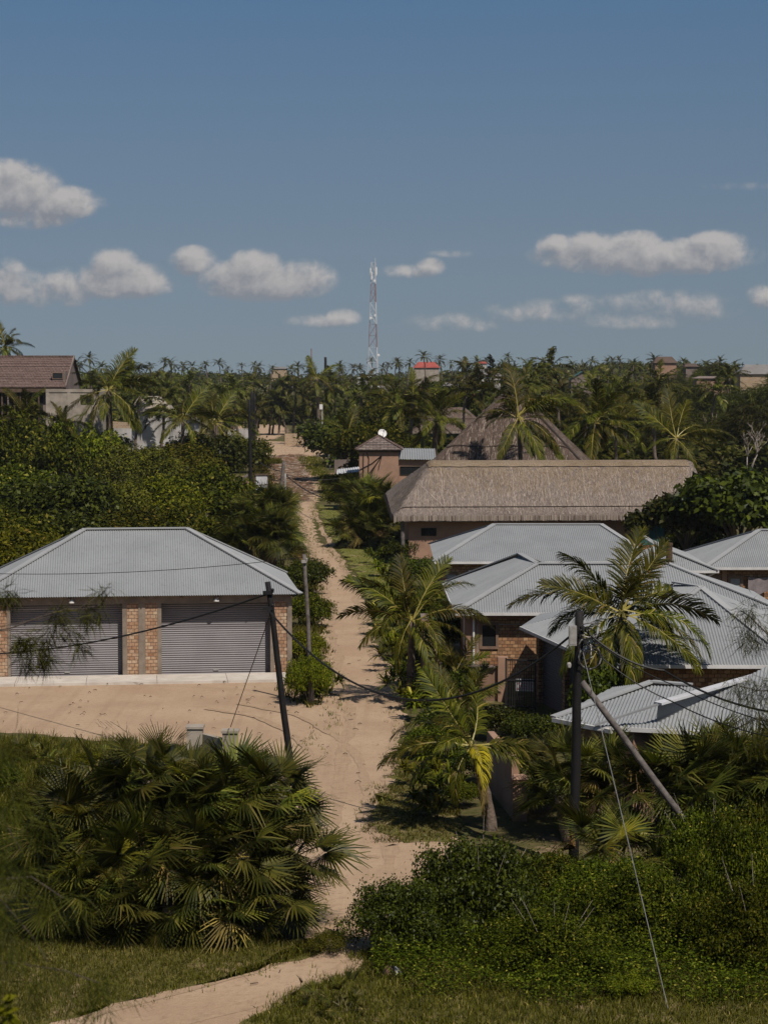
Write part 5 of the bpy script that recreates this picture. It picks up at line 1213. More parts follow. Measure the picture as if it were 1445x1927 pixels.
# ---- right-hand and middle trees
MID = [
 (1385, 1085, 'tree_b', 3.7, 'dark broad leaved tree with big glossy leaves at the hall corner', 'tree1'),
 (1290, 1075, 'tree_b', 2.9, 'lower dark tree with glossy leaves covering the hall eave', 'tree1'),
 (1450, 1062, 'tree_b', 3.4, 'dark broad leaved tree half cut off above the right bungalow', 'tree0'),
 (690, 930, 'tree_a', 3.9, 'leafy garden tree beside the tiled tower cap', 'tree0'),
 (650, 905, 'tree_b', 4.0, 'dark shady tree overhanging the road gate left of the tower', 'tree1'),
 (720, 870, 'tree_a', 4.8, 'tall green tree behind the satellite dish', 'tree0'),
 (657, 860, 'tree_b', 3.8, 'dark tree at the road bend behind the lamp post', 'tree1'),
 (905, 850, 'tree_b', 5.2, 'round dark tree dotted with red flowers behind the thatched house', 'tree0'),
 (830, 850, 'tree_a', 5.4, 'mid green tree crown above the long low thatch', 'tree1'),
 (640, 925, 'round_b', 1.7, 'bright green garden shrub under the white shelter', 'bush1'),
 (655, 960, 'round_a', 1.7, 'leafy shrub at the foot of the brown tower', 'bush2'),
 (1180, 870, 'tree_a', 4.8, 'green tree behind the garden palms of the hall', 'tree0'),
 (1040, 860, 'tree_a', 4.6, 'green tree right behind the pointed thatch', 'tree1'),
]
for (px, py, k, r, lab, st) in MID: plant('tree' if k.startswith('tree') else 'shrub', gp(px, py), k, r, lab, 'tree' if k.startswith('tree') else 'shrub', None, None, st)
rng = np.random.default_rng(5); V = []
fl = next(o for o in COL.objects if o.get('label', '').startswith('round dark tree dotted'))
for _ in range(150):
    d = nrm(rng.normal(size=3)); d[1] = -abs(d[1]); d[2] = abs(d[2]) * .8; V.append(np.array(d * [5.0, 5.0, 4.2] + [0, 0, 4.8]) + rng.normal(size=3) * .2)
V = np.array(V); link('flower', quads_mesh('flower', diamond(V, nrm(rng.normal(size=V.shape)), nrm(rng.normal(size=V.shape)), np.full(150, .42), np.full(150, .34)), 4, DQ, M['flower']), fl)
fl.children[-1]['kind'] = 'stuff'
# casuarina wood on the right
CASU = [(1260, 905, 7.5, 'a', 'feathery casuarina beside the pale hut behind the hall'), (1335, 900, 8.6, 'b', 'broad feathery casuarina behind the dark broad leaved tree'), (1420, 905, 9.0, 'a', 'tall feathery casuarina behind the bare tree'),
        (1230, 850, 9.0, 'b', 'feathery casuarina rising above the drooping garden palm'), (1300, 845, 10.5, 'a', 'dense casuarina in the middle of the wood'), (1375, 845, 11, 'b', 'casuarina below the timber house on the rise'), (1450, 850, 11.5, 'a', 'casuarina at the photo edge below the timber house'),
        (1180, 810, 10, 'a', 'casuarina behind the garden palms below the wooded rise'), (1265, 800, 11.5, 'b', 'casuarina just below the thatched cottage on the rise'), (1345, 800, 11.5, 'a', 'casuarina by the long tan house')]
for px, py, h, k, lab in CASU:
    p = gp(px, py); s = h / 2.4; t = plant('casuarina_tree', p, 'casu_' + k, (s * 1.45, s * 1.45, s * .92), lab, 'tree'); link('trunk', STEM['treec'], t, None, None, s)
plant('slim_tree', Vector((PY(1313, 700, 430).x, 430, tz(PY(1313, 700, 430).x, 430))), 'tree_a', (1.7, 1.7, 5.6), 'slim tall tree standing out of the skyline beside the thatched cottage', 'tree', None, .3, 'tree0')
# bare tree
def bare(px, py, h, label):
    rd = random.Random(3); p = gp(px, py); t = thing('bare_tree', p, label, 'tree'); b = MB()
    def br(a, d, l, r, n):
        q = a + d * l; mid = a + d * l * .5 + Vector((rd.uniform(-.1, .1), rd.uniform(-.1, .1), 0)) * l * .4; b.tube([a, mid, q], [r, r * .8, r * .6], 6)
        if n:
            for _ in range(3 if n > 1 else 4): br(q, (d + Vector((rd.uniform(-.75, .75), rd.uniform(-.6, .6), rd.uniform(.0, .5)))).normalized(), l * rd.uniform(.5, .72), r * .55, n - 1)
    br(Vector((0, 0, -.2)), Vector((.12, 0, 1)).normalized(), h * .42, .13, 4); link('trunk', b.mesh('trunk', M['twig_pale'], uv=False, smooth=True), t)
bare(1398, 965, 7.6, 'leafless pale grey tree against the dark casuarina wood')
# ---- coconut palms, one by one
def P_at(cx, cy, base, L, fronds, label, tr=.13, seed=0, Y=None):
    bs = gp(*base) if Y is None else None
    if Y is not None: q = PY(cx, cy, Y); bs = Vector((q.x + (base[0] - cx) / SC(Y), Y, tz(q.x, Y)))
    c = PY(cx, cy, bs.y); return coconut(bs, c.z - bs.z, L, fronds, label, (c.x - bs.x, 0), tr, seed)
A_F = [(100, 84, .95), (75, 72, 1), (20, 62, 1.0), (165, 62, .95), (195, 66, .9), (182, 30, 1.15), (178, 8, .75), (4, 38, 1.1), (352, 16, 1.08), (338, 4, .95), (318, -12, 1), (205, -18, .9), (222, -42, 1.1), (248, -46, .9), (300, -36, 1.0), (12, -10, .85), (60, 40, 1), (120, 45, 1), (90, 15, 1), (150, 20, .9), (270, 58, .8), (45, 10, .9), (280, -30, .8)]
P_at(1168, 1155, (1172, 1410), 3.05, A_F, 'tall coconut palm in front of the metal roofs with one long frond reaching sideways', .13, 1)
B_F = [(100, 84, .95), (80, 76, 1), (30, 66, 1), (150, 66, 1.05), (200, 62, .9), (15, 58, 1), (180, 52, 1.05), (192, 40, 1.0), (350, 34, 1.05), (2, 22, 1.1), (335, 12, .9), (300, 20, .8), (245, 35, .85), (285, -20, .9), (220, 8, .85), (262, 62, .8), (60, 45, 1), (120, 40, .9), (320, -25, .85), (230, -35, .8)]
P_at(776, 1170, (772, 1322), 2.65, B_F, 'young coconut palm arching over the sand road beside the stepped wall', .15, 2)
C_F = [(186, 14, 1.05), (168, 44, 1), (176, 34, .95), (110, 84, 1.0), (130, 76, 1), (6, 18, 1.05), (354, 8, 1.0), (282, 8, .78, 'yellow'), (325, -60, .85, 'dead'), (130, 60, 1), (205, 5, .8), (335, -5, .9), (112, 42, .85), (240, 30, .75), (215, 55, .8), (235, -25, .7), (350, 4, .95), (160, 70, .9)]
P_at(888, 1405, (925, 1562), 2.35, C_F, 'coconut palm with one orange frond and a hanging dry frond by the plastered pillar', .15, 3)
P_at(866, 1335, (890, 1400), 1.75, [(90, 85, 1), (70, 78, 1), (120, 75, 1), (10, 70, 1), (170, 68, .9), (350, 60, .95), (200, 60, .9), (270, 70, .8), (30, 50, .8), (150, 50, .8)], 'upright young palm growing between the gate and the orange fronded palm', .12, 4)
P_at(858, 1265, (860, 1330), 1.5, [(90, 85, 1), (60, 78, 1), (130, 75, 1), (10, 62, .9), (170, 60, .9), (350, 50, .8), (200, 50, .8), (270, 60, .7), (300, 30, .7)], 'little slender palm below the bungalow window', .07, 5)
P_at(975, 785, (985, 960), 3.9, [(100, 82, 1.05), (60, 74, 1), (150, 66, 1.0), (20, 62, 1), (350, 45, 1.05), (10, 30, 1), (340, 12, 1), (320, -12, .95), (180, 35, .8), (195, 10, .6), (255, -42, .85), (275, -44, .8), (300, -40, 1), (315, -36, 1.05), (90, 50, 1), (130, 40, .9), (45, 40, 1), (215, 50, .8), (290, 60, .9)], 'shaggy coconut palm in front of the pointed thatch with drooping yellow fronds', .17, 6, 141)
P_at(1118, 795, (1120, 900), 4.1, auto_fronds(7, 22, -30, 84), 'bushy coconut palm between the pointed thatch and the pale hut', .18, 7, 158)
P_at(1158, 800, (1160, 900), 3.6, auto_fronds(17, 18, -30, 80), 'second coconut palm close behind the bushy one', .16, 17, 172)
P_at(1272, 825, (1280, 900), 3.7, [(95, 82, 1.0), (120, 70, 1), (60, 66, 1), (175, 42, .85), (160, 25, .8), (5, 34, 1.05), (350, 26, 1.15), (0, 12, 1.1), (335, -5, .9), (230, -20, .6), (260, -35, .6), (300, -25, .7), (40, 40, 1), (80, 30, 1), (200, 0, .6)], 'garden palm with long glossy fronds bending over the right end of the hall', .15, 8, 150)
P_at(597, 712, (600, 838), 4.1, [(100, 80, 1), (60, 70, 1), (150, 60, 1), (190, 30, .9), (200, 0, .8), (355, 40, .9), (10, 10, 1), (330, -20, .9), (215, -30, .8), (250, 30, .8), (300, 20, .8), (30, 50, 1), (120, 40, 1), (80, 20, 1), (280, -35, .8)], 'tall palm with bare pale trunk at the end of the sand road', .26, 9)
P_at(747, 765, (745, 905), 3.9, auto_fronds(21, 20, -40, 80), 'ragged coconut palm with a bare trunk behind the tiled tower', .17, 10, 205)
P_at(778, 745, (770, 880), 4.0, auto_fronds(23, 18, -35, 80), 'leaning crown palm just behind the ragged palm', .18, 12, 235)
P_at(822, 795, (812, 890), 3.4, auto_fronds(24, 20, -35, 82), 'shorter palm with thick dark trunk before the low thatched house', .28, 11, 190)
P_at(205, 735, (207, 900), 4.6, [(115, 84, 1), (80, 78, 1), (40, 66, 1), (20, 55, 1.05), (355, 46, 1.05), (5, 30, 1), (340, 10, .95), (180, 40, .7), (200, -10, 1), (215, -30, 1.05), (230, -38, .9), (330, -25, 1.1), (310, -38, 1), (150, 50, .8), (70, 45, 1), (120, 30, .8), (270, -30, .8), (290, 40, .8), (160, 65, .8)], 'tallest coconut palm with thick trunk beside the porch ruin', .30, 13, 195)
P_at(345, 790, (340, 900), 4.2, [(95, 80, 1), (60, 66, 1), (150, 60, .9), (195, 42, 1), (185, 20, 1), (200, 5, .9), (340, 20, .9), (350, -5, 1), (0, 38, 1), (230, -20, .8), (310, -25, .8), (120, 40, 1), (30, 40, 1), (270, 30, .8)], 'spreading palm of the pair before the grey pitched house', .17, 14, 205)
P_at(405, 795, (402, 900), 4.4, [(100, 75, 1), (70, 66, 1), (150, 55, .9), (195, 20, .8), (0, 40, 1.1), (355, 20, 1.15), (345, 2, 1.05), (330, -15, 1), (10, 55, 1), (310, -30, .9), (230, -20, .8), (120, 40, 1), (40, 40, 1), (270, 20, .8), (215, 40, .8)], 'palm of the pair with long fronds bending towards the dark poles', .17, 15, 215)
P_at(50, 790, (55, 850), 3.4, auto_fronds(31, 18, -20, 82, True), 'low bushy palm in front of the timber porch posts', .15, 16, 190)
P_at(120, 800, (120, 850), 2.3, auto_fronds(32, 12, -20, 80, True), 'small palm below the concrete porch', .12, 18, 190)
P_at(12, 655, (14, 800), 3.6, auto_fronds(33, 18, -25, 80), 'palm crown rising behind the tiled gable', .2, 19, 240)
P_at(655, 815, (655, 880), 3.0, auto_fronds(34, 16, -30, 80), 'small palm in the shade of the dark gate tree', .15, 20, 215)
# ---- mid and far palms
MIDP = [(px, py, max(Y, 372) if 455 < px < 625 else Y) for px, py, Y in [(322, 734, 300), (367, 724, 320), (394, 765, 270), (450, 734, 300), (485, 720, 340), (523, 728, 330), (550, 734, 315), (505, 755, 290), (540, 775, 290), (430, 760, 280), (470, 770, 300), (885, 706, 340), (700, 720, 320), (720, 745, 270), (670, 745, 280), (635, 725, 330), (575, 760, 330),
        (1043, 697, 300), (1020, 715, 250), (1095, 740, 240), (1060, 745, 230), (1185, 745, 220), (1240, 765, 200), (1222, 725, 260), (1378, 712, 330), (1150, 715, 300), (940, 715, 260), (915, 740, 230), (865, 745, 270), (280, 720, 330), (250, 745, 260), (300, 760, 250), (160, 725, 300), (1000, 740, 220), (1330, 740, 260)]]
ZONE = [(240, 'beside the porch ruin'), (430, 'behind the palm pair'), (500, 'behind the close three poles'), (620, 'beyond the end of the sand road'), (800, 'behind the leafy tree of the tower'), (980, 'above the low thatched house'), (1120, 'behind the pointed thatch'), (1290, 'behind the garden palms'), (2000, 'inside the casuarina wood')]
def zone(px): return next(z for x, z in ZONE if px < x)
for i, (px, py, Y) in enumerate(MIDP):
    p = PY(px, py, Y); far_palm(p.x, Y, p.z, RD.uniform(3.6, 4.4), 'coconut palm crown in the belt of palms ' + zone(px), 'belt palms ' + zone(px), i)
SKY = [(138, 682), (151, 690), (173, 679), (186, 690), (249, 684), (268, 691), (287, 687), (304, 685), (327, 684), (340, 690), (356, 688), (374, 693), (393, 690), (417, 684), (434, 692), (458, 685), (474, 692), (490, 688), (507, 693), (566, 688), (552, 693), (633, 695), (645, 690), (660, 694), (682, 692), (703, 682), (715, 690), (725, 685), (741, 679), (754, 690), (765, 679), (778, 690), (803, 675), (817, 689), (832, 682), (853, 682), (866, 690), (876, 684), (891, 682), (904, 690), (917, 679), (929, 690), (941, 686), (960, 676), (972, 688), (990, 686), (1003, 691), (1017, 686), (1060, 690), (1079, 687), (1092, 692), (1106, 684), (1122, 690), (1138, 679), (1157, 684), (1170, 684), (1185, 691), (1198, 687), (1211, 690), (1223, 679), (1235, 688), (1292, 678), (1280, 688), (1362, 686), (1376, 692), (1335, 690), (1348, 694), (228, 692), (205, 690), (120, 692), (1440, 700), (1412, 702), (1320, 686)]
SZ = [(240, 'beyond the tiled gable house'), (500, 'beyond the palm pair'), (690, 'beyond the end of the sand road'), (760, 'around the radio mast'), (960, 'near the bright red roof'), (1150, 'beyond the pointed thatch'), (2000, 'around the houses on the rise')]
for i, (px, py) in enumerate(SKY):
    Y = RD.uniform(560, 820) if px < 1180 else RD.uniform(470, 560); z = next(b for a, b in SZ if px < a); p = PY(px, py + 3 - RD.choice([0, 0, 3, 7]), Y)
    far_palm(p.x, Y, p.z, RD.uniform(1.9, 3.2) * (Y / 700) ** .5, 'small palm on the skyline ' + z, 'skyline palms ' + z, 300 + i)
for i in range(62):
    Y = RD.uniform(350, 470); px = RD.uniform(110, 1180); p = PY(px, 0, Y); g = tz(p.x, Y); h = RD.uniform(3.0, 7.2); py = HOR + (CH - g - h) * SC(Y)
    if abs(px - 560) < 42 and py > 750: continue
    z = next(b for a, b in SZ if px < a); far_palm(p.x, Y, g + h, RD.uniform(2.4, 4.2), 'palm among the scrub ' + z, 'scrub palms ' + z, 500 + i)
for i in range(34):
    Y = RD.uniform(300, 640); px = RD.uniform(150, 1160); p = PY(px, 0, Y)
    if abs(px - 545) < 90 and Y < 380: continue
    r = RD.uniform(1.9, 3.6); z = next(b for a, b in SZ if px < a)
    plant('tree', Vector((p.x, Y, tz(p.x, Y))), RD.choice(['tree_a', 'tree_b', 'tree_a']), (r * 1.25, r * 1.25, r * RD.uniform(.9, 1.35)), 'broadleaf tree in the palm country ' + z, 'tree', 'broadleaf trees ' + z, None, 'tree%d' % (i % 2))
for i, (px, py) in enumerate([(478, 800), (500, 797), (522, 797), (545, 800), (575, 802), (600, 800), (625, 806)]):
    plant('bush', gp(px, py), ['round_a', 'round_c', 'round_e'][i % 3], (3.4, 3.2, 2.9 + .5 * (i % 3)), 'leafy bush closing the view behind the far end of the sand road', 'bush', 'bushes behind the road end')
# bushes of the middle distance, then the far scrub as one mass
def clear(px, py): return not (455 < px < 625 and py > 792) and not (205 < px < 475 and py > 800)
k = 0
for i in range(150):
    Y = RD.uniform(200, 430); px = RD.uniform(-10, 1460); p = PY(px, 0, Y); py = HOR + CH * SC(Y)
    if px < 200 and Y < 230: continue
    if not clear(px, py): continue
    r = RD.uniform(1.8, 3.6) * (1.2 if px > 1150 else 1); z = zone(px); k += 1
    if 455 < px < 625: r *= .8
    plant('bush', Vector((p.x, Y, tz(p.x, Y))), RD.choice(['far_a', 'far_b', 'far_c', 'far_a']), (r * 1.3, r * 1.3, r), 'scrubby bush in the palm belt ' + z, 'bush', 'belt bushes ' + z)
def scrub():
    rng = np.random.default_rng(77); C = []; n = 1500
    for i in range(n):
        Y = 430 + 620 * rng.random() ** 1.2; px = rng.uniform(-80, 1530); x = (px - CX) / SC(Y)
        r = rng.uniform(1.3, 3.0)
        if rng.random() < .12: continue
        m = 46; d = nrm(rng.normal(size=(m, 3))); d[:, 2] = np.abs(d[:, 2]); c = np.array([x, Y, tz(x, Y)]) + d * [r * 1.7, r * 1.7, r * 1.05] * (.75 + .3 * rng.random((m, 1)))
        nn = nrm(d + rng.normal(size=(m, 3)) * .5); dd = nrm(np.cross(nn, rng.normal(size=(m, 3)))); L = r * .55 * (.6 + .8 * rng.random(m)); C.append(diamond(c, dd, nn, L, L * .65))
    o = link('scrub', quads_mesh('scrub', np.concatenate(C), 4, DQ, M['leaf_scrub'])); tag(o, 'low scrub covering the far sandy plain', None, None, 'stuff')
scrub()
# ---- fan palms
def ring(n, rx, ry, z0, z1, seed):
    rd = random.Random(seed); return [(rx * math.cos(6.283 * i / n + rd.uniform(-.3, .3)) * rd.uniform(.5, 1), ry * math.sin(6.283 * i / n + rd.uniform(-.3, .3)) * rd.uniform(.4, 1), rd.uniform(z0, z1)) for i in range(n)]
big = gp(345, 1745)
HB = [(-2.75, .1, 1.25), (-2.4, -.2, 2.1), (-2.1, -.8, .8), (-1.75, .3, 2.75), (-.75, .2, 3.15), (.2, .1, 2.8), (1.1, 0, 2.85), (2.0, .1, 2.75), (2.35, -.1, 1.55), (1.35, -.75, 1.75), (.35, -.9, 1.6), (-.75, -.85, 1.75), (-1.75, -.6, 1.35), (-2.3, .1, 1.4), (2.0, -.7, .85), (.9, -1.1, .75), (-.2, -1.15, .75), (-1.2, -1.05, .7), (-.1, .6, 2.3), (.9, .8, 2.2), (-1.3, .9, 2.0)]
fan_palm(big, HB, 'huge many stemmed fan palm thicket in front of the sand yard', 1, None, 19, .98, True, -.65, 100, .15)
p = gp(505, 1105); fan_palm(p, [(-1.2, .5, 2.4), (-.2, .2, 2.9), (.6, 0, 2.9), (.9, .2, 2.0), (-.6, 1.4, 3.0), (-1.9, 1.2, 1.9), (.2, .9, 3.1), (-1.6, 2.2, 3.6), (-.3, 2.6, 4.2), (.4, 2.4, 3.9)], 'fan palm clump with dry skirt behind the garage roof end', 2, None, 17, 1.15, True, -.7, 100, .16)
p = gp(525, 985); fan_palm(p, [(-.4, 0, 1.6), (.3, .2, 1.5), (-1.0, .4, 1.2)], 'smaller fan palm around the leaning roadside post', 3, None, 13, 1.15)
p = gp(672, 985); fan_palm(p, [(0, 0, 1.9), (.8, .5, 2.2), (.3, -.6, 1.0), (-.3, 1.8, 2.4), (1.3, -.2, 1.3)], 'pale fan palm on the mown verge, first after the gate', 4, None, 16, 1.3, True, -.5, 100, .06)
p = gp(695, 1030); fan_palm(p, [(0, 0, 2.2), (-.8, .2, 1.7), (.8, .3, 2.3), (.2, .9, 3.2), (0, -.8, 1.0), (1.2, -.3, 1.3), (-1.2, -.2, .9), (1.0, 1.2, 3.0)], 'dark fan palm at the corner of the thatched hall', 5, None, 16, 1.35, True, -.6, 100, .1)
p = gp(1082, 1585); fan_palm(p, [(-.38, .2, 1.15), (-.15, 1.0, 1.6), (.9, .5, 1.7), (1.25, .1, 1.3)], 'fan palm with wide grey green leaves around the utility pole', 6, None, 15, .92, True, -.5, 100, .1)
p = gp(1310, 1590); fan_palm(p, [(0, 0, 1.5), (-.5, .3, 1.4), (.4, .4, 1.7)], 'fan palm right of the wooden stay before the low garage', 7, None, 15, 1.15, True, -.5, 100, .08)
p = gp(1425, 1590); fan_palm(p, [(0, 0, 1.9), (.6, .3, 1.7), (-.4, .5, 1.6)], 'tall leaved fan palm cut off by the photo edge before the low garage', 8, None, 15, 1.2, True, -.5, 100, .08)
p = gp(1425, 1700); fan_palm(p, [(0, 0, .9)], 'half dead fan palm hanging out of the bush at the photo edge', 9, None, 11, 1.1, False, -.7, 100, .6)
p = gp(1150, 1700); fan_palm(p, [(-.2, .2, 1.2), (.4, 0, 1.0)], 'low fan palm with dry tips between pole and stay', 10, None, 10, 1.0, False, -.5, 100, .35)
for i, (px, py, s, lab) in enumerate([(52, 1432, .62, 'small fan palm seedling at the yard edge, nearest the photo border'), (98, 1448, .7, 'fan palm seedling with grey leaves at the yard edge'), (140, 1470, .55, 'low fan palm seedling just left of the huge fan palm'), (205, 1440, .5, 'tiny fan palm seedling before the sand yard'), (640, 1902, .62, 'pale fan palm seedling alone in the near grass'), (655, 1912, .5, 'short dark seedling beside the pale one in the near grass'), (577, 1890, .35, 'grassy seedling at the rim of the sandy path'), (780, 850, 1.4, 'garden fan palm before the turquoise wall')]):
    fan_palm(gp(px, py), [(0, 0, .1)], lab, 30 + i, None, 8, s, False, .1, 100, .0, 'fan_palm_seedling' if s < 1 else 'fan_palm', 'small')
# ---- foreground shrubs on the right
NEAR = [(765, 1795, 'near_a', (1.35, 1.2, 1.7), 'dark glossy shrub reaching over the sandy path'), (905, 1775, 'near_a', (1.7, 1.5, 2.45), 'tall dark shrub right of the sandy path'), (1010, 1725, 'near_c', (1.5, 1.3, 1.65), 'leafy shrub at the foot of the utility pole'),
        (1040, 1835, 'near_b', (1.75, 1.2, 1.6), 'yellow green shrub between the dark shrubs and the steel guy wire'), (1215, 1785, 'near_b', (1.9, 1.2, 2.1), 'widest yellow green shrub crossed by the steel guy wire'), (1420, 1825, 'near_b', (1.6, 1.2, 2.2), 'green shrub at the photo edge below the wooden stay'),
        (1150, 1745, 'near_c', (1.6, 1.3, 1.75), 'dark green shrub between the utility pole and the stay'), (1330, 1690, 'near_c', (1.5, 1.2, 2.4), 'upright bright shrub right of the stay foot'), (1395, 1745, 'near_b', (1.3, 1.1, 2.9), 'tall fresh green shrub between the stay foot and the photo edge'), (1440, 1720, 'near_c', (1.5, 1.3, 2.9), 'tall shrub cut off by the photo edge under the fan palm')]
for i, (px, py, k, s, lab) in enumerate(NEAR):
    t_ = plant('shrub', gp(px, py), k, s, lab, 'shrub', None, RD.uniform(-.5, .5), 'low%d' % (i % 3))
    if i in (1, 3, 5, 7): link('dead_twig', stem_mesh(70 + i, 1.02, .7, .008, 7, 'twig_pale'), t_, None, None, s)
# ---- garden plants beside the road
BUSH['rosette'] = rosette_mesh(1, 'leaf_bright', 34, .5, .085, 7, .35, .9); BUSH['rosette_dark'] = rosette_mesh(2, 'leaf_mid', 34, .55, .07, 7, .38, .9)
HEDGE = [(714, 1062), (722, 1085), (735, 1105), (728, 1130), (742, 1150), (735, 1180), (748, 1195), (742, 1222), (760, 1240), (755, 1262), (775, 1290), (790, 1335), (770, 1320), (810, 1360), (820, 1540), (835, 1500), (800, 1480), (830, 1450)]
for i, (px, py) in enumerate(HEDGE):
    hi = py > 1400; plant('strap_plant', gp(px, py), 'rosette' if i % 3 else 'rosette_dark', RD.uniform(.85, 1.25) * (1 if not hi else .8), 'strap leaved garden plant at the foot of the orange fronded palm' if hi else 'strap leaved garden plant in the row between road and boundary wall', 'plant', 'garden plants under the orange fronded palm' if hi else 'garden plants along the boundary wall')
for px, py, k, s, lab in [(940, 1392, 'round_c', .95, 'dark bush in front of the black gate'), (1000, 1412, 'round_c', .95, 'dark bush between the black gate and the low shed'), (900, 1475, 'round_c', .85, 'dark bush just behind the trunk of the orange fronded palm'), (870, 1520, 'round_e', .55, 'small dark bush beside the trunk of the orange fronded palm'), (1020, 1530, 'round_c', .8, 'dark bush between the plastered pillar and the utility pole'), (1318, 1062, 'round_c', 2.0, 'dark bush between the hall corner and the right bungalow'), (838, 1330, 'round_c', 1.15, 'dark bush against the stepped boundary wall'), (835, 1235, 'round_c', 1.5, 'dark bush in the shade of the bungalow end wall'), (812, 1180, 'round_a', 1.4, 'leafy bush between the two bungalows by the road'), (790, 1110, 'round_c', 1.5, 'dark bush at the end wall of the back bungalow'), (25, 1440, 'round_d', .6, 'olive scrub bush at the yard edge by the photo border'), (165, 1450, 'round_b', .5, 'yellowish scrub bush before the sand yard'), (70, 1530, 'round_d', .75, 'olive scrub bush in the grass left of the huge fan palm'), (15, 1590, 'round_a', .8, 'green scrub bush at the border left of the huge fan palm'), (125, 1590, 'round_e', .8, 'dark scrub bush touching the huge fan palm'), (1180, 1878, 'round_b', .45, 'pale feathery bush at the foot of the steel guy wire'), (100, 1475, 'round_c', .5, 'dark scrub bush among the seedlings at the yard edge'), (215, 1480, 'round_d', .6, 'olive scrub bush behind the huge fan palm on its yard side'), (-15, 1500, 'round_a', .8, 'green scrub bush cut by the photo border below the yard'), (60, 1640, 'round_e', .9, 'dark scrub bush behind the blurred needle sprays'), (565, 1315, 'rosette', 1.0, 'light green strap plant beside the slim corner pole'), (600, 1312, 'rosette_dark', .8, 'dark low plant right of the slim corner pole'), (575, 1120, 'round_c', 1.5, 'dark bush between the garage end and the road'), (578, 1180, 'round_a', 1.2, 'leafy bush by the garage end wall'), (572, 1240, 'round_b', 1.0, 'bright bush against the garage end column'), (590, 1290, 'round_a', .75, 'round low bush at the bend of the yard'), (700, 1330, 'round_d', .01, ''),
        (622, 1795, 'round_d', .45, 'wispy olive bush under the edge of the huge fan palm'), (600, 1500, 'round_d', .01, ''), (690, 985, 'round_a', 1.6, 'leafy bush between the two roadside fan palms'), (748, 1060, 'round_c', 1.2, 'dark bush below the dark fan palm'), (840, 1400, 'round_c', 1.0, 'dark bush under the young palm by the gate'), (820, 1430, 'round_a', .9, 'green bush under the fronds at the lawn edge'), (948, 1475, 'round_c', .8, 'dark bush behind the plastered pillar'), (1130, 1480, 'round_a', 1.0, 'green bush below the low shed eave')]:
    if s > .05: plant('bush' if k.startswith('round') else 'strap_plant', gp(px, py), k, s, lab, 'bush' if k.startswith('round') else 'plant')
plant('small_tree', gp(582, 1327), 'round_b', (.75, .75, 1.7), 'small leafy tree leaning on the slim corner pole', 'tree', None, 1.0, 'bush1')
plant('papaya_plant', Vector((PZ(1135, 1420).x, PZ(1135, 1420).y, 0)), 'tree_b', (.95, .8, 1.75), 'papaya like plant with big leaves behind the wooden stay', 'plant', None, .4, 'tree0')
# ---- grass, weeds
G = fill(LAWN5, 15000, 1) ; tag(link('grass', grass_mesh(G, .17, .016, 'blade', 1, 4)), 'long grass in front of the foreground shrubs', None, None, 'stuff')
G = fill(LAWN4, 9000, 2); tag(link('grass', grass_mesh(G, .12, .014, 'blade', 2, 4)), 'grass strip under the huge fan palm', None, None, 'stuff')
G = fill(LAWN3, 9000, 3, [YARD]); tag(link('grass', grass_mesh(G, .34, .022, 'blade', 3, 4)), 'yellowish grass left of the huge fan palm', None, None, 'stuff')
G = fill(VERGE2, 3000, 4); tag(link('grass', grass_mesh(G, .10, .02, 'blade', 4, 4)), 'short grass under the orange fronded palm', None, None, 'stuff')
G = fill(VERGE, 5000, 5); tag(link('grass', grass_mesh(G, .08, .026, 'blade', 5, 4)), 'mown grass verge of the sand road', None, None, 'stuff')
WEED = [(560, 1100), (590, 1090), (600, 1180), (606, 1240), (620, 1300), (600, 1335), (560, 1330), (545, 1300), (555, 1180)]
G = fill(WEED, 1500, 6); tag(link('weeds', grass_mesh(G, .32, .04, 'blade', 6, 3, 'weeds')), 'weeds along the garage end wall', None, None, 'stuff')
WEED2 = [(560, 860), (600, 862), (618, 900), (640, 940), (610, 945), (600, 905), (580, 885)]
G = fill(WEED2, 1600, 7); tag(link('weeds', grass_mesh(G, .30, .07, 'blade', 7, 3, 'weeds')), 'weeds beside the mulch bed', None, None, 'stuff')
WEED3 = [(470, 860), (505, 870), (515, 905), (535, 945), (500, 960), (470, 920)]
G = fill(WEED3, 1600, 8); tag(link('weeds', grass_mesh(G, .35, .08, 'blade', 8, 3, 'weeds')), 'weeds behind the white board', None, None, 'stuff')
WEED4 = [(700, 1800), (900, 1770), (1445, 1740), (1520, 1880), (1350, 1900), (1150, 1885), (1000, 1900), (860, 1872), (700, 1838)]
G = fill(WEED4, 26000, 9); rng = np.random.default_rng(9); G = np.array(G); hh = .5 + .5 * np.sin(G[:, 0] * 2.1 + 1.3 * np.sin(G[:, 1] * 1.7)) * np.cos(G[:, 1] * 2.6 + G[:, 0] * .7); G[:, 2] += .05 + (.22 + .65 * hh) * rng.random(len(G)) ** 1.3
V = diamond(G, nrm(rng.normal(size=G.shape) * [1, 1, .3]), nrm(rng.normal(size=G.shape) * .5 + [0, 0, 1]), .045 + .06 * rng.random(len(G)), np.full(len(G), .036))
tag(link('undergrowth', quads_mesh('undergrowth', V, 4, DQ, M['leaf_near'])), 'leafy undergrowth at the foot of the shrubs', None, None, 'stuff')
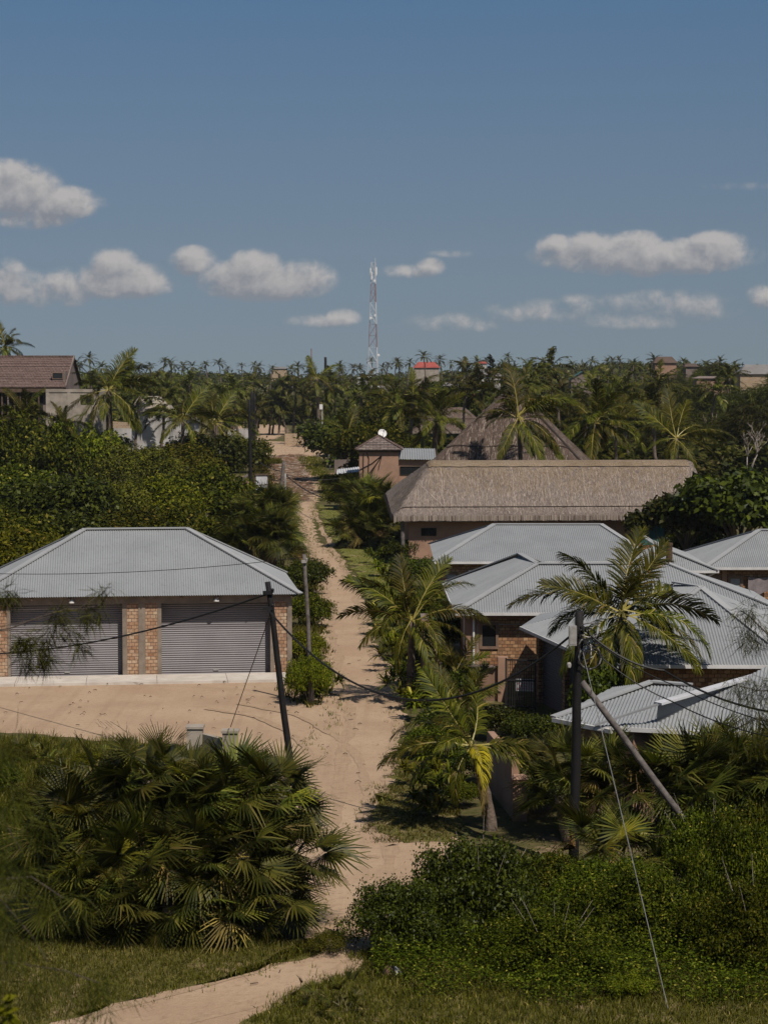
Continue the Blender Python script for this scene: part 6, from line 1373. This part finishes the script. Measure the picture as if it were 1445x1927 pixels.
# ragged tufts along both rims of the sand road and the path
rd = random.Random(14); G = []
for (p, q) in list(zip(ROAD, ROAD[1:])) + list(zip(LAWN4[2:9], LAWN4[3:9])) + list(zip(LAWN5[1:6], LAWN5[2:6])) + list(zip(VERGE2[1:6], VERGE2[2:6])):
    a, c = PZ(*p), PZ(*q); n = int((c - a).length * 9)
    if max(p[1], q[1]) > 1960 or (560 < p[0] < 700 and p[1] > 1395 and p[1] < 1600 and p[0] < 660): continue
    nn = (c - a).normalized(); nn = Vector((-nn.y, nn.x, 0))
    for k in range(n):
        if math.sin(k * .21 + p[1]) + rd.uniform(-.6, .6) > -.35: r = a.lerp(c, rd.random()) + nn * rd.gauss(0, .28); G.append((r.x, r.y, tz(r.x, r.y) + .015))
tag(link('grass', grass_mesh(G, .13, .016, 'blade', 15, 5)), 'ragged grass tufts along the rims of the sand road', None, None, 'stuff')
# sticks and dead leaves lying on the mulch and the sand
def sticks(poly, n, seed, l, r, mat, lab, name='debris'):
    rd = random.Random(seed); b = MB()
    for x, y, z in fill(poly, n, seed):
        a = rd.uniform(0, 3.14); L = l * rd.uniform(.4, 1.4); d = Vector((math.cos(a), math.sin(a), 0)) * L; p = Vector((x, y, z + .05 + r)); b.tube([p, p + d * .5 + Zv(rd.uniform(0, .06)), p + d], r * rd.uniform(.6, 1.3), 4)
    tag(b.build(name, M[mat], None, uv=False), lab, None, None, 'stuff')
sticks(DEBRIS, 420, 21, .7, .016, 'rope', 'pale cut branches lying on the mulch bed'); sticks(DEBRIS, 420, 22, .6, .025, 'litter', 'brown dead leaves and branches on the mulch bed')
sticks(YARD, 150, 23, .13, .012, 'wood', 'twigs scattered on the sand yard'); sticks(ROAD, 320, 24, .16, .012, 'wood', 'twigs scattered on the sand road')
# ---- near casuarinas whose outer branches hang into the view
def near_casuarina(trunk_xy, h, label, branches, seed, tufts, Lr=.22, wd=.0055, crown=1.1):
    rng = np.random.default_rng(seed); x, y = trunk_xy; g = tz(x, y); t = thing('casuarina_tree', (x, y, g), label, 'tree')
    b = MB(); b.tube([(0, 0, -.4), (.05, .1, h * .5), (0, 0, h)], [.2, .14, .05], 8); link('trunk', b.mesh('trunk', M['twig'], uv=False, smooth=True), t)
    link('crown', BUSH['casu_a' if seed % 2 else 'casu_b'], t, (0, 0, h * .12), (0, 0, seed), (crown / .95, crown / .95, h / 2.5))
    o = Vector((x, y, g)); V = []
    for pts, r0 in branches:
        W = [PY(px, py, Y) for px, py, Y in pts]; st = Vector((x, y, min(g + h, max(g + 1, W[0].z + .3)))); ch = [st] + W; b = MB(); b.tube([p - o for p in ch], [max(.004, r0 * (1 - .8 * i / len(ch))) for i in range(len(ch))], 5); link('branch', b.mesh('branch', M['twig'], uv=False, smooth=True), t)
    for (px, py, Y, n, sp) in tufts:
        c = np.array(PY(px, py, Y) - o); k = n; ax = nrm(rng.normal(size=3) + [0, 0, -.5])
        tt = rng.random(k)[:, None]; p = c + (tt - .3) * ax * sp * 1.6 + rng.normal(size=(k, 3)) * sp * .22
        d = nrm(rng.normal(size=(k, 3)) * .55 + ax * .4 + [0, 0, -.75]); V.append(diamond(p, d, nrm(rng.normal(size=(k, 3))), Lr * (.6 + .7 * rng.random(k)), np.full(k, wd)))
    link('needles', quads_mesh('needles', np.concatenate(V), 4, DQ, M['needle']), t)
Yc = 17.0
T1 = [(20, 1118, Yc, 60, .10), (108, 1165, Yc, 110, .16), (92, 1190, Yc, 60, .14), (45, 1205, Yc, 110, .16), (70, 1225, Yc, 60, .14), (45, 1245, Yc, 50, .12), (78, 1200, Yc, 70, .13), (140, 1205, Yc, 55, .11), (90, 1235, Yc, 40, .1), (160, 1142, Yc, 60, .12), (190, 1150, Yc, 35, .1), (200, 1108, Yc, 45, .10), (30, 1205, Yc, 50, .12), (118, 1190, Yc, 50, .12), (8, 1112, Yc, 50, .1)]
B1 = [([(-30, 1190, Yc), (20, 1182, Yc), (80, 1160, Yc), (120, 1148, Yc), (160, 1146, Yc), (190, 1138, Yc)], .009), ([(-20, 1190, Yc), (30, 1185, Yc), (60, 1200, Yc), (90, 1235, Yc)], .005), ([(-30, 1120, Yc), (25, 1112, Yc)], .005), ([(-30, 1185, Yc), (100, 1160, Yc), (130, 1195, Yc)], .005), ([(-30, 1150, Yc), (150, 1145, Yc), (200, 1112, Yc)], .004)]
near_casuarina((-4.8, 16.5), 9.0, 'near casuarina whose needle sprays hang over the left garage door', B1, 41, [(a, b_, c, int(n * 1.25), s * .78) for a, b_, c, n, s in T1], .19, .0065)
rd = random.Random(9); Yd = 12.5
T2 = []
for _ in range(95):
    y_ = rd.uniform(1400, 1900); xm = 20 + 55 * abs(math.sin(y_ * .013)) + (60 if 1560 < y_ < 1700 else 0) + (110 if y_ > 1790 else 0) ; T2.append((rd.uniform(-60, 1) + xm * rd.random() ** 1.3 * 1.2, y_, Yd + rd.uniform(-.8, .8), 34, .13))
T2 += [(180, 1875, Yd, 70, .13), (150, 1850, Yd, 60, .14), (205, 1890, Yd, 30, .10), (110, 1690, Yd, 70, .15), (125, 1720, Yd, 50, .13), (95, 1660, Yd, 60, .15)]
B2 = [([(-60, 1600, Yd), (0, 1690, Yd), (60, 1760, Yd), (90, 1810, Yd)], .006), ([(-60, 1810, Yd), (30, 1812, Yd), (120, 1826, Yd), (190, 1850, Yd)], .006), ([(-60, 1500, Yd), (0, 1530, Yd), (40, 1600, Yd)], .005), ([(-60, 1660, Yd), (60, 1650, Yd), (120, 1690, Yd)], .005)]
near_casuarina((-3.7, 12.0), 5.0, 'nearest casuarina with blurred needle sprays along the photo edge', B2, 42, T2, .20, .0045)
Yr = 27.0; T3 = [(rd.uniform(1385, 1450), 0, 0, 0, 0)][:0]
for _ in range(16): T3.append((rd.uniform(1392, 1450), rd.uniform(1140, 1215), Yr, 34, .15))
for _ in range(30): T3.append((rd.uniform(1375, 1455), rd.uniform(1275, 1400), Yr, 34, .16))
B3 = [([(1480, 1230, Yr), (1440, 1190, Yr), (1410, 1160, Yr), (1392, 1148, Yr)], .016), ([(1490, 1300, Yr), (1430, 1300, Yr), (1385, 1290, Yr)], .014), ([(1490, 1380, Yr), (1430, 1350, Yr), (1385, 1370, Yr)], .012)]
near_casuarina((7.6, 27.3), 10.0, 'casuarina whose thin needle sprays hang before the slanting metal roofs', B3, 43, T3, .22, .007, 1.9)
def leafy_corner():
    p = PY(-40, 1935, 11.5); g = tz(p.x, p.y); t = thing('shrub', (p.x, p.y, g), 'bright leaved shrub tip poking into the bottom photo corner', 'shrub'); rng = np.random.default_rng(4); n = 60
    c = np.array([PY(rng.uniform(-60, 20), rng.uniform(1865, 1960), 11.5) - Vector((p.x, p.y, g)) for _ in range(n)]); V = diamond(c, nrm(rng.normal(size=(n, 3)) + [.4, 0, .2]), nrm(rng.normal(size=(n, 3)) + [0, -.4, .8]), np.full(n, .09), np.full(n, .05))
    link('foliage', quads_mesh('foliage', V, 4, DQ, M['leaf_bright']), t); b = MB(); b.tube([(0, 0, -.2), (.05, 0, p.z - g)], .012, 5); link('stem', b.mesh('stem', M['twig'], uv=False), t)
leafy_corner()
# ================================================================== sky, sun, camera
HAZE = .00008
SUN_EL, SUN_AZ = 54.0, 31.0          # azimuth: degrees from straight behind the camera towards its right
sd = Vector((math.sin(R(SUN_AZ)) * math.cos(R(SUN_EL)), -math.cos(R(SUN_AZ)) * math.cos(R(SUN_EL)), math.sin(R(SUN_EL))))
sl = bpy.data.lights.new('sun', 'SUN'); sl.energy = 5.0; sl.angle = R(.53); sl.color = (1, .935, .85)
so = bpy.data.objects.new('sun', sl); COL.objects.link(so); so.rotation_euler = sd.to_track_quat('Z', 'Y').to_euler()
w = bpy.data.worlds.new('World'); scene.world = w; w.use_nodes = True; t = NT(w.node_tree)
sky = t.n('ShaderNodeTexSky', sky_type='NISHITA'); sky.sun_disc = False; sky.sun_elevation = R(SUN_EL); sky.sun_rotation = math.atan2(sd.x, sd.y)
sky.altitude = 0; sky.air_density = 1.0; sky.dust_density = .6; sky.ozone_density = 1.6
SKY_STR = .055
vec = t.n('ShaderNodeTexCoord').outputs['Generated']; sep = t.n('ShaderNodeSeparateXYZ'); t.l(vec, sep.inputs[0])
yy = t.math('MAXIMUM', sep.outputs[1], .02); U = t.math('DIVIDE', sep.outputs[0], yy); Vv = t.math('DIVIDE', sep.outputs[2], yy)
CL = [  # photo centre, half width, height above, height below, strength
 (40, 372, 75, 62, 36, 1.25), (105, 385, 85, 34, 26, 1.1), (10, 345, 55, 42, 40, 1.2), (60, 408, 80, 18, 22, .8), (150, 385, 36, 20, 18, .8),
 (225, 535, 100, 42, 26, 1.05), (215, 500, 45, 32, 40, 1.1), (130, 540, 60, 34, 34, .75), (60, 545, 70, 36, 36, .6), (15, 530, 40, 40, 40, .75),
 (490, 535, 110, 38, 30, 1.15), (480, 505, 50, 34, 40, 1.15), (365, 490, 42, 26, 28, .95), (570, 525, 60, 34, 34, .95), (430, 520, 60, 28, 30, 1),
 (645, 600, 32, 18, 14, .9), (600, 605, 60, 14, 12, .45), (810, 503, 26, 18, 18, .85), (765, 512, 50, 14, 12, .6), (850, 477, 50, 8, 8, .38), (850, 608, 90, 20, 18, .40), (905, 612, 40, 16, 14, .38),
 (1215, 480, 190, 30, 36, 1.2), (1110, 465, 55, 28, 30, 1.05), (1200, 462, 60, 26, 30, 1.1), (1350, 468, 60, 32, 34, 1.15), (1290, 490, 90, 30, 26, 1.1), (1045, 462, 34, 20, 16, .95),
 (1130, 575, 150, 22, 30, .40), (1260, 575, 130, 30, 34, .47), (1190, 600, 120, 18, 20, .45), (1010, 590, 110, 24, 20, .45), (1440, 555, 34, 20, 24, .9), (1400, 350, 110, 8, 8, .24)]
def uvpx(px, py): d = ray(px, py); return d.x / d.y, d.z / d.y
def density(U, V, detail):
    cx = t.n('ShaderNodeCombineXYZ'); t.l(U, cx.inputs[0]); t.l(V, cx.inputs[1])
    n1 = t.noise(cx.outputs[0], 95, detail, .62, .2); n0 = t.noise(cx.outputs[0], 28, 3, .5)
    acc = None
    for (px, py, a, h, l, s) in CL:
        u0, v0 = uvpx(px, py); du = t.math('MULTIPLY', t.math('SUBTRACT', U, u0), F / a); dv = t.math('SUBTRACT', V, v0)
        up = t.math('MULTIPLY', t.math('MAXIMUM', dv, 0.0), F / h); dn = t.math('MULTIPLY', t.math('MINIMUM', dv, 0.0), F / l)
        q = t.math('ADD', t.math('MULTIPLY', du, du), t.math('ADD', t.math('MULTIPLY', up, up), t.math('MULTIPLY', dn, dn)))
        q = t.math('MULTIPLY', t.math('MAXIMUM', t.math('MULTIPLY_ADD', q, -.62, 1.0), 0.0), s); acc = q if acc is None else t.math('MAXIMUM', acc, q)
    nn = t.math('ADD', t.math('MULTIPLY_ADD', n1, 2.7, -1.30), t.math('MULTIPLY_ADD', n0, 1.0, -.45))
    gate = t.math('MINIMUM', t.math('MULTIPLY', acc, 3.0), 1.0)
    return t.math('MULTIPLY_ADD', nn, t.math('MULTIPLY', gate, .62), acc)
d0 = density(U, Vv, 7); d1 = density(t.math('ADD', U, .0028), t.math('ADD', Vv, .0048), 4)
alpha = t.ramp(d0, .05, .92)
litv = t.math('MULTIPLY_ADD', t.math('SUBTRACT', d0, d1), .95, .38, clamp=True)
ccol = t.mix(litv, (.225, .238, .270), (.475, .452, .44))
alpha = t.math('MULTIPLY', alpha, .92)
alpha = t.math('MULTIPLY', alpha, t.math('GREATER_THAN', sep.outputs[1], .02)); alpha = t.math('MULTIPLY', alpha, t.math('GREATER_THAN', sep.outputs[2], -.02))
cv = t.n('ShaderNodeCombineXYZ'); t.l(sep.outputs[0], cv.inputs[0]); t.l(sep.outputs[1], cv.inputs[1]); t.l(t.math('MULTIPLY_ADD', t.math('MAXIMUM', sep.outputs[2], 0.0), 1.1, .12), cv.inputs[2])
vn = t.n('ShaderNodeVectorMath', operation='NORMALIZE'); t.l(cv.outputs[0], vn.inputs[0]); t.l(vn.outputs[0], sky.inputs[0])
hs = t.n('ShaderNodeHueSaturation'); mr = t.n('ShaderNodeMapRange'); t.l(sep.outputs[2], mr.inputs[0]); mr.inputs[1].default_value = 0; mr.inputs[2].default_value = .17; mr.inputs[3].default_value = .74; mr.inputs[4].default_value = 1.16; t.l(mr.outputs[0], hs.inputs['Saturation'])
mv = t.n('ShaderNodeMapRange'); t.l(sep.outputs[2], mv.inputs[0]); mv.inputs[1].default_value = 0; mv.inputs[2].default_value = .17; mv.inputs[3].default_value = .80; mv.inputs[4].default_value = 1.20; t.l(mv.outputs[0], hs.inputs['Value']); hs.inputs['Hue'].default_value = .496; t.l(sky.outputs[0], hs.inputs['Color'])
skyc = t.mix(1.0, hs.outputs[0], (SKY_STR,) * 3, 'MULTIPLY')
fin = t.mix(alpha, skyc, ccol)
fin = t.mix(1.0, fin, (1 / SKY_STR,) * 3, 'MULTIPLY')
bg = t.n('ShaderNodeBackground'); bg.inputs['Strength'].default_value = SKY_STR; t.l(fin, bg.inputs['Color'])
wo = t.n('ShaderNodeOutputWorld'); t.l(bg.outputs[0], wo.inputs[0])
w.cycles.sampling_method = 'MANUAL'; w.cycles.sample_map_resolution = 512
hz = bpy.data.meshes.new('haze'); b = MB(); b.box(-960, 960, -40, 1160, -1.5, 75); hm, ht = newmat('haze')
pv = ht.n('ShaderNodeVolumePrincipled'); pv.inputs['Color'].default_value = (.80, .86, .92, 1); pv.inputs['Density'].default_value = HAZE; pv.inputs['Anisotropy'].default_value = .2
ho = ht.n('ShaderNodeOutputMaterial'); ht.l(pv.outputs[0], ho.inputs['Volume']); M['haze'] = hm
if HAZE: tag(b.build('haze', hm, None, uv=False), 'thin sea air paling the far palms', None, None, 'stuff')
cam = bpy.data.cameras.new('camera'); co = bpy.data.objects.new('camera', cam); COL.objects.link(co); scene.camera = co
co.location = (0, 0, CH); co.rotation_euler = (R(90) - PITCH, 0, 0); cam.sensor_fit = 'VERTICAL'; cam.sensor_height = 36; cam.sensor_width = 27; cam.lens = F / 1927 * 36
cam.clip_start = .5; cam.clip_end = 9000; cam.dof.use_dof = True; cam.dof.focus_distance = 78; cam.dof.aperture_fstop = 4.5
vs = scene.view_settings; vs.view_transform = 'Standard'; vs.look = 'None'; vs.exposure = 0; vs.gamma = 1
scene.render.resolution_x, scene.render.resolution_y = 767, 1024
cy = scene.cycles; cy.max_bounces = 6; cy.diffuse_bounces = 3; cy.glossy_bounces = 2; cy.transmission_bounces = 3; cy.transparent_max_bounces = 4
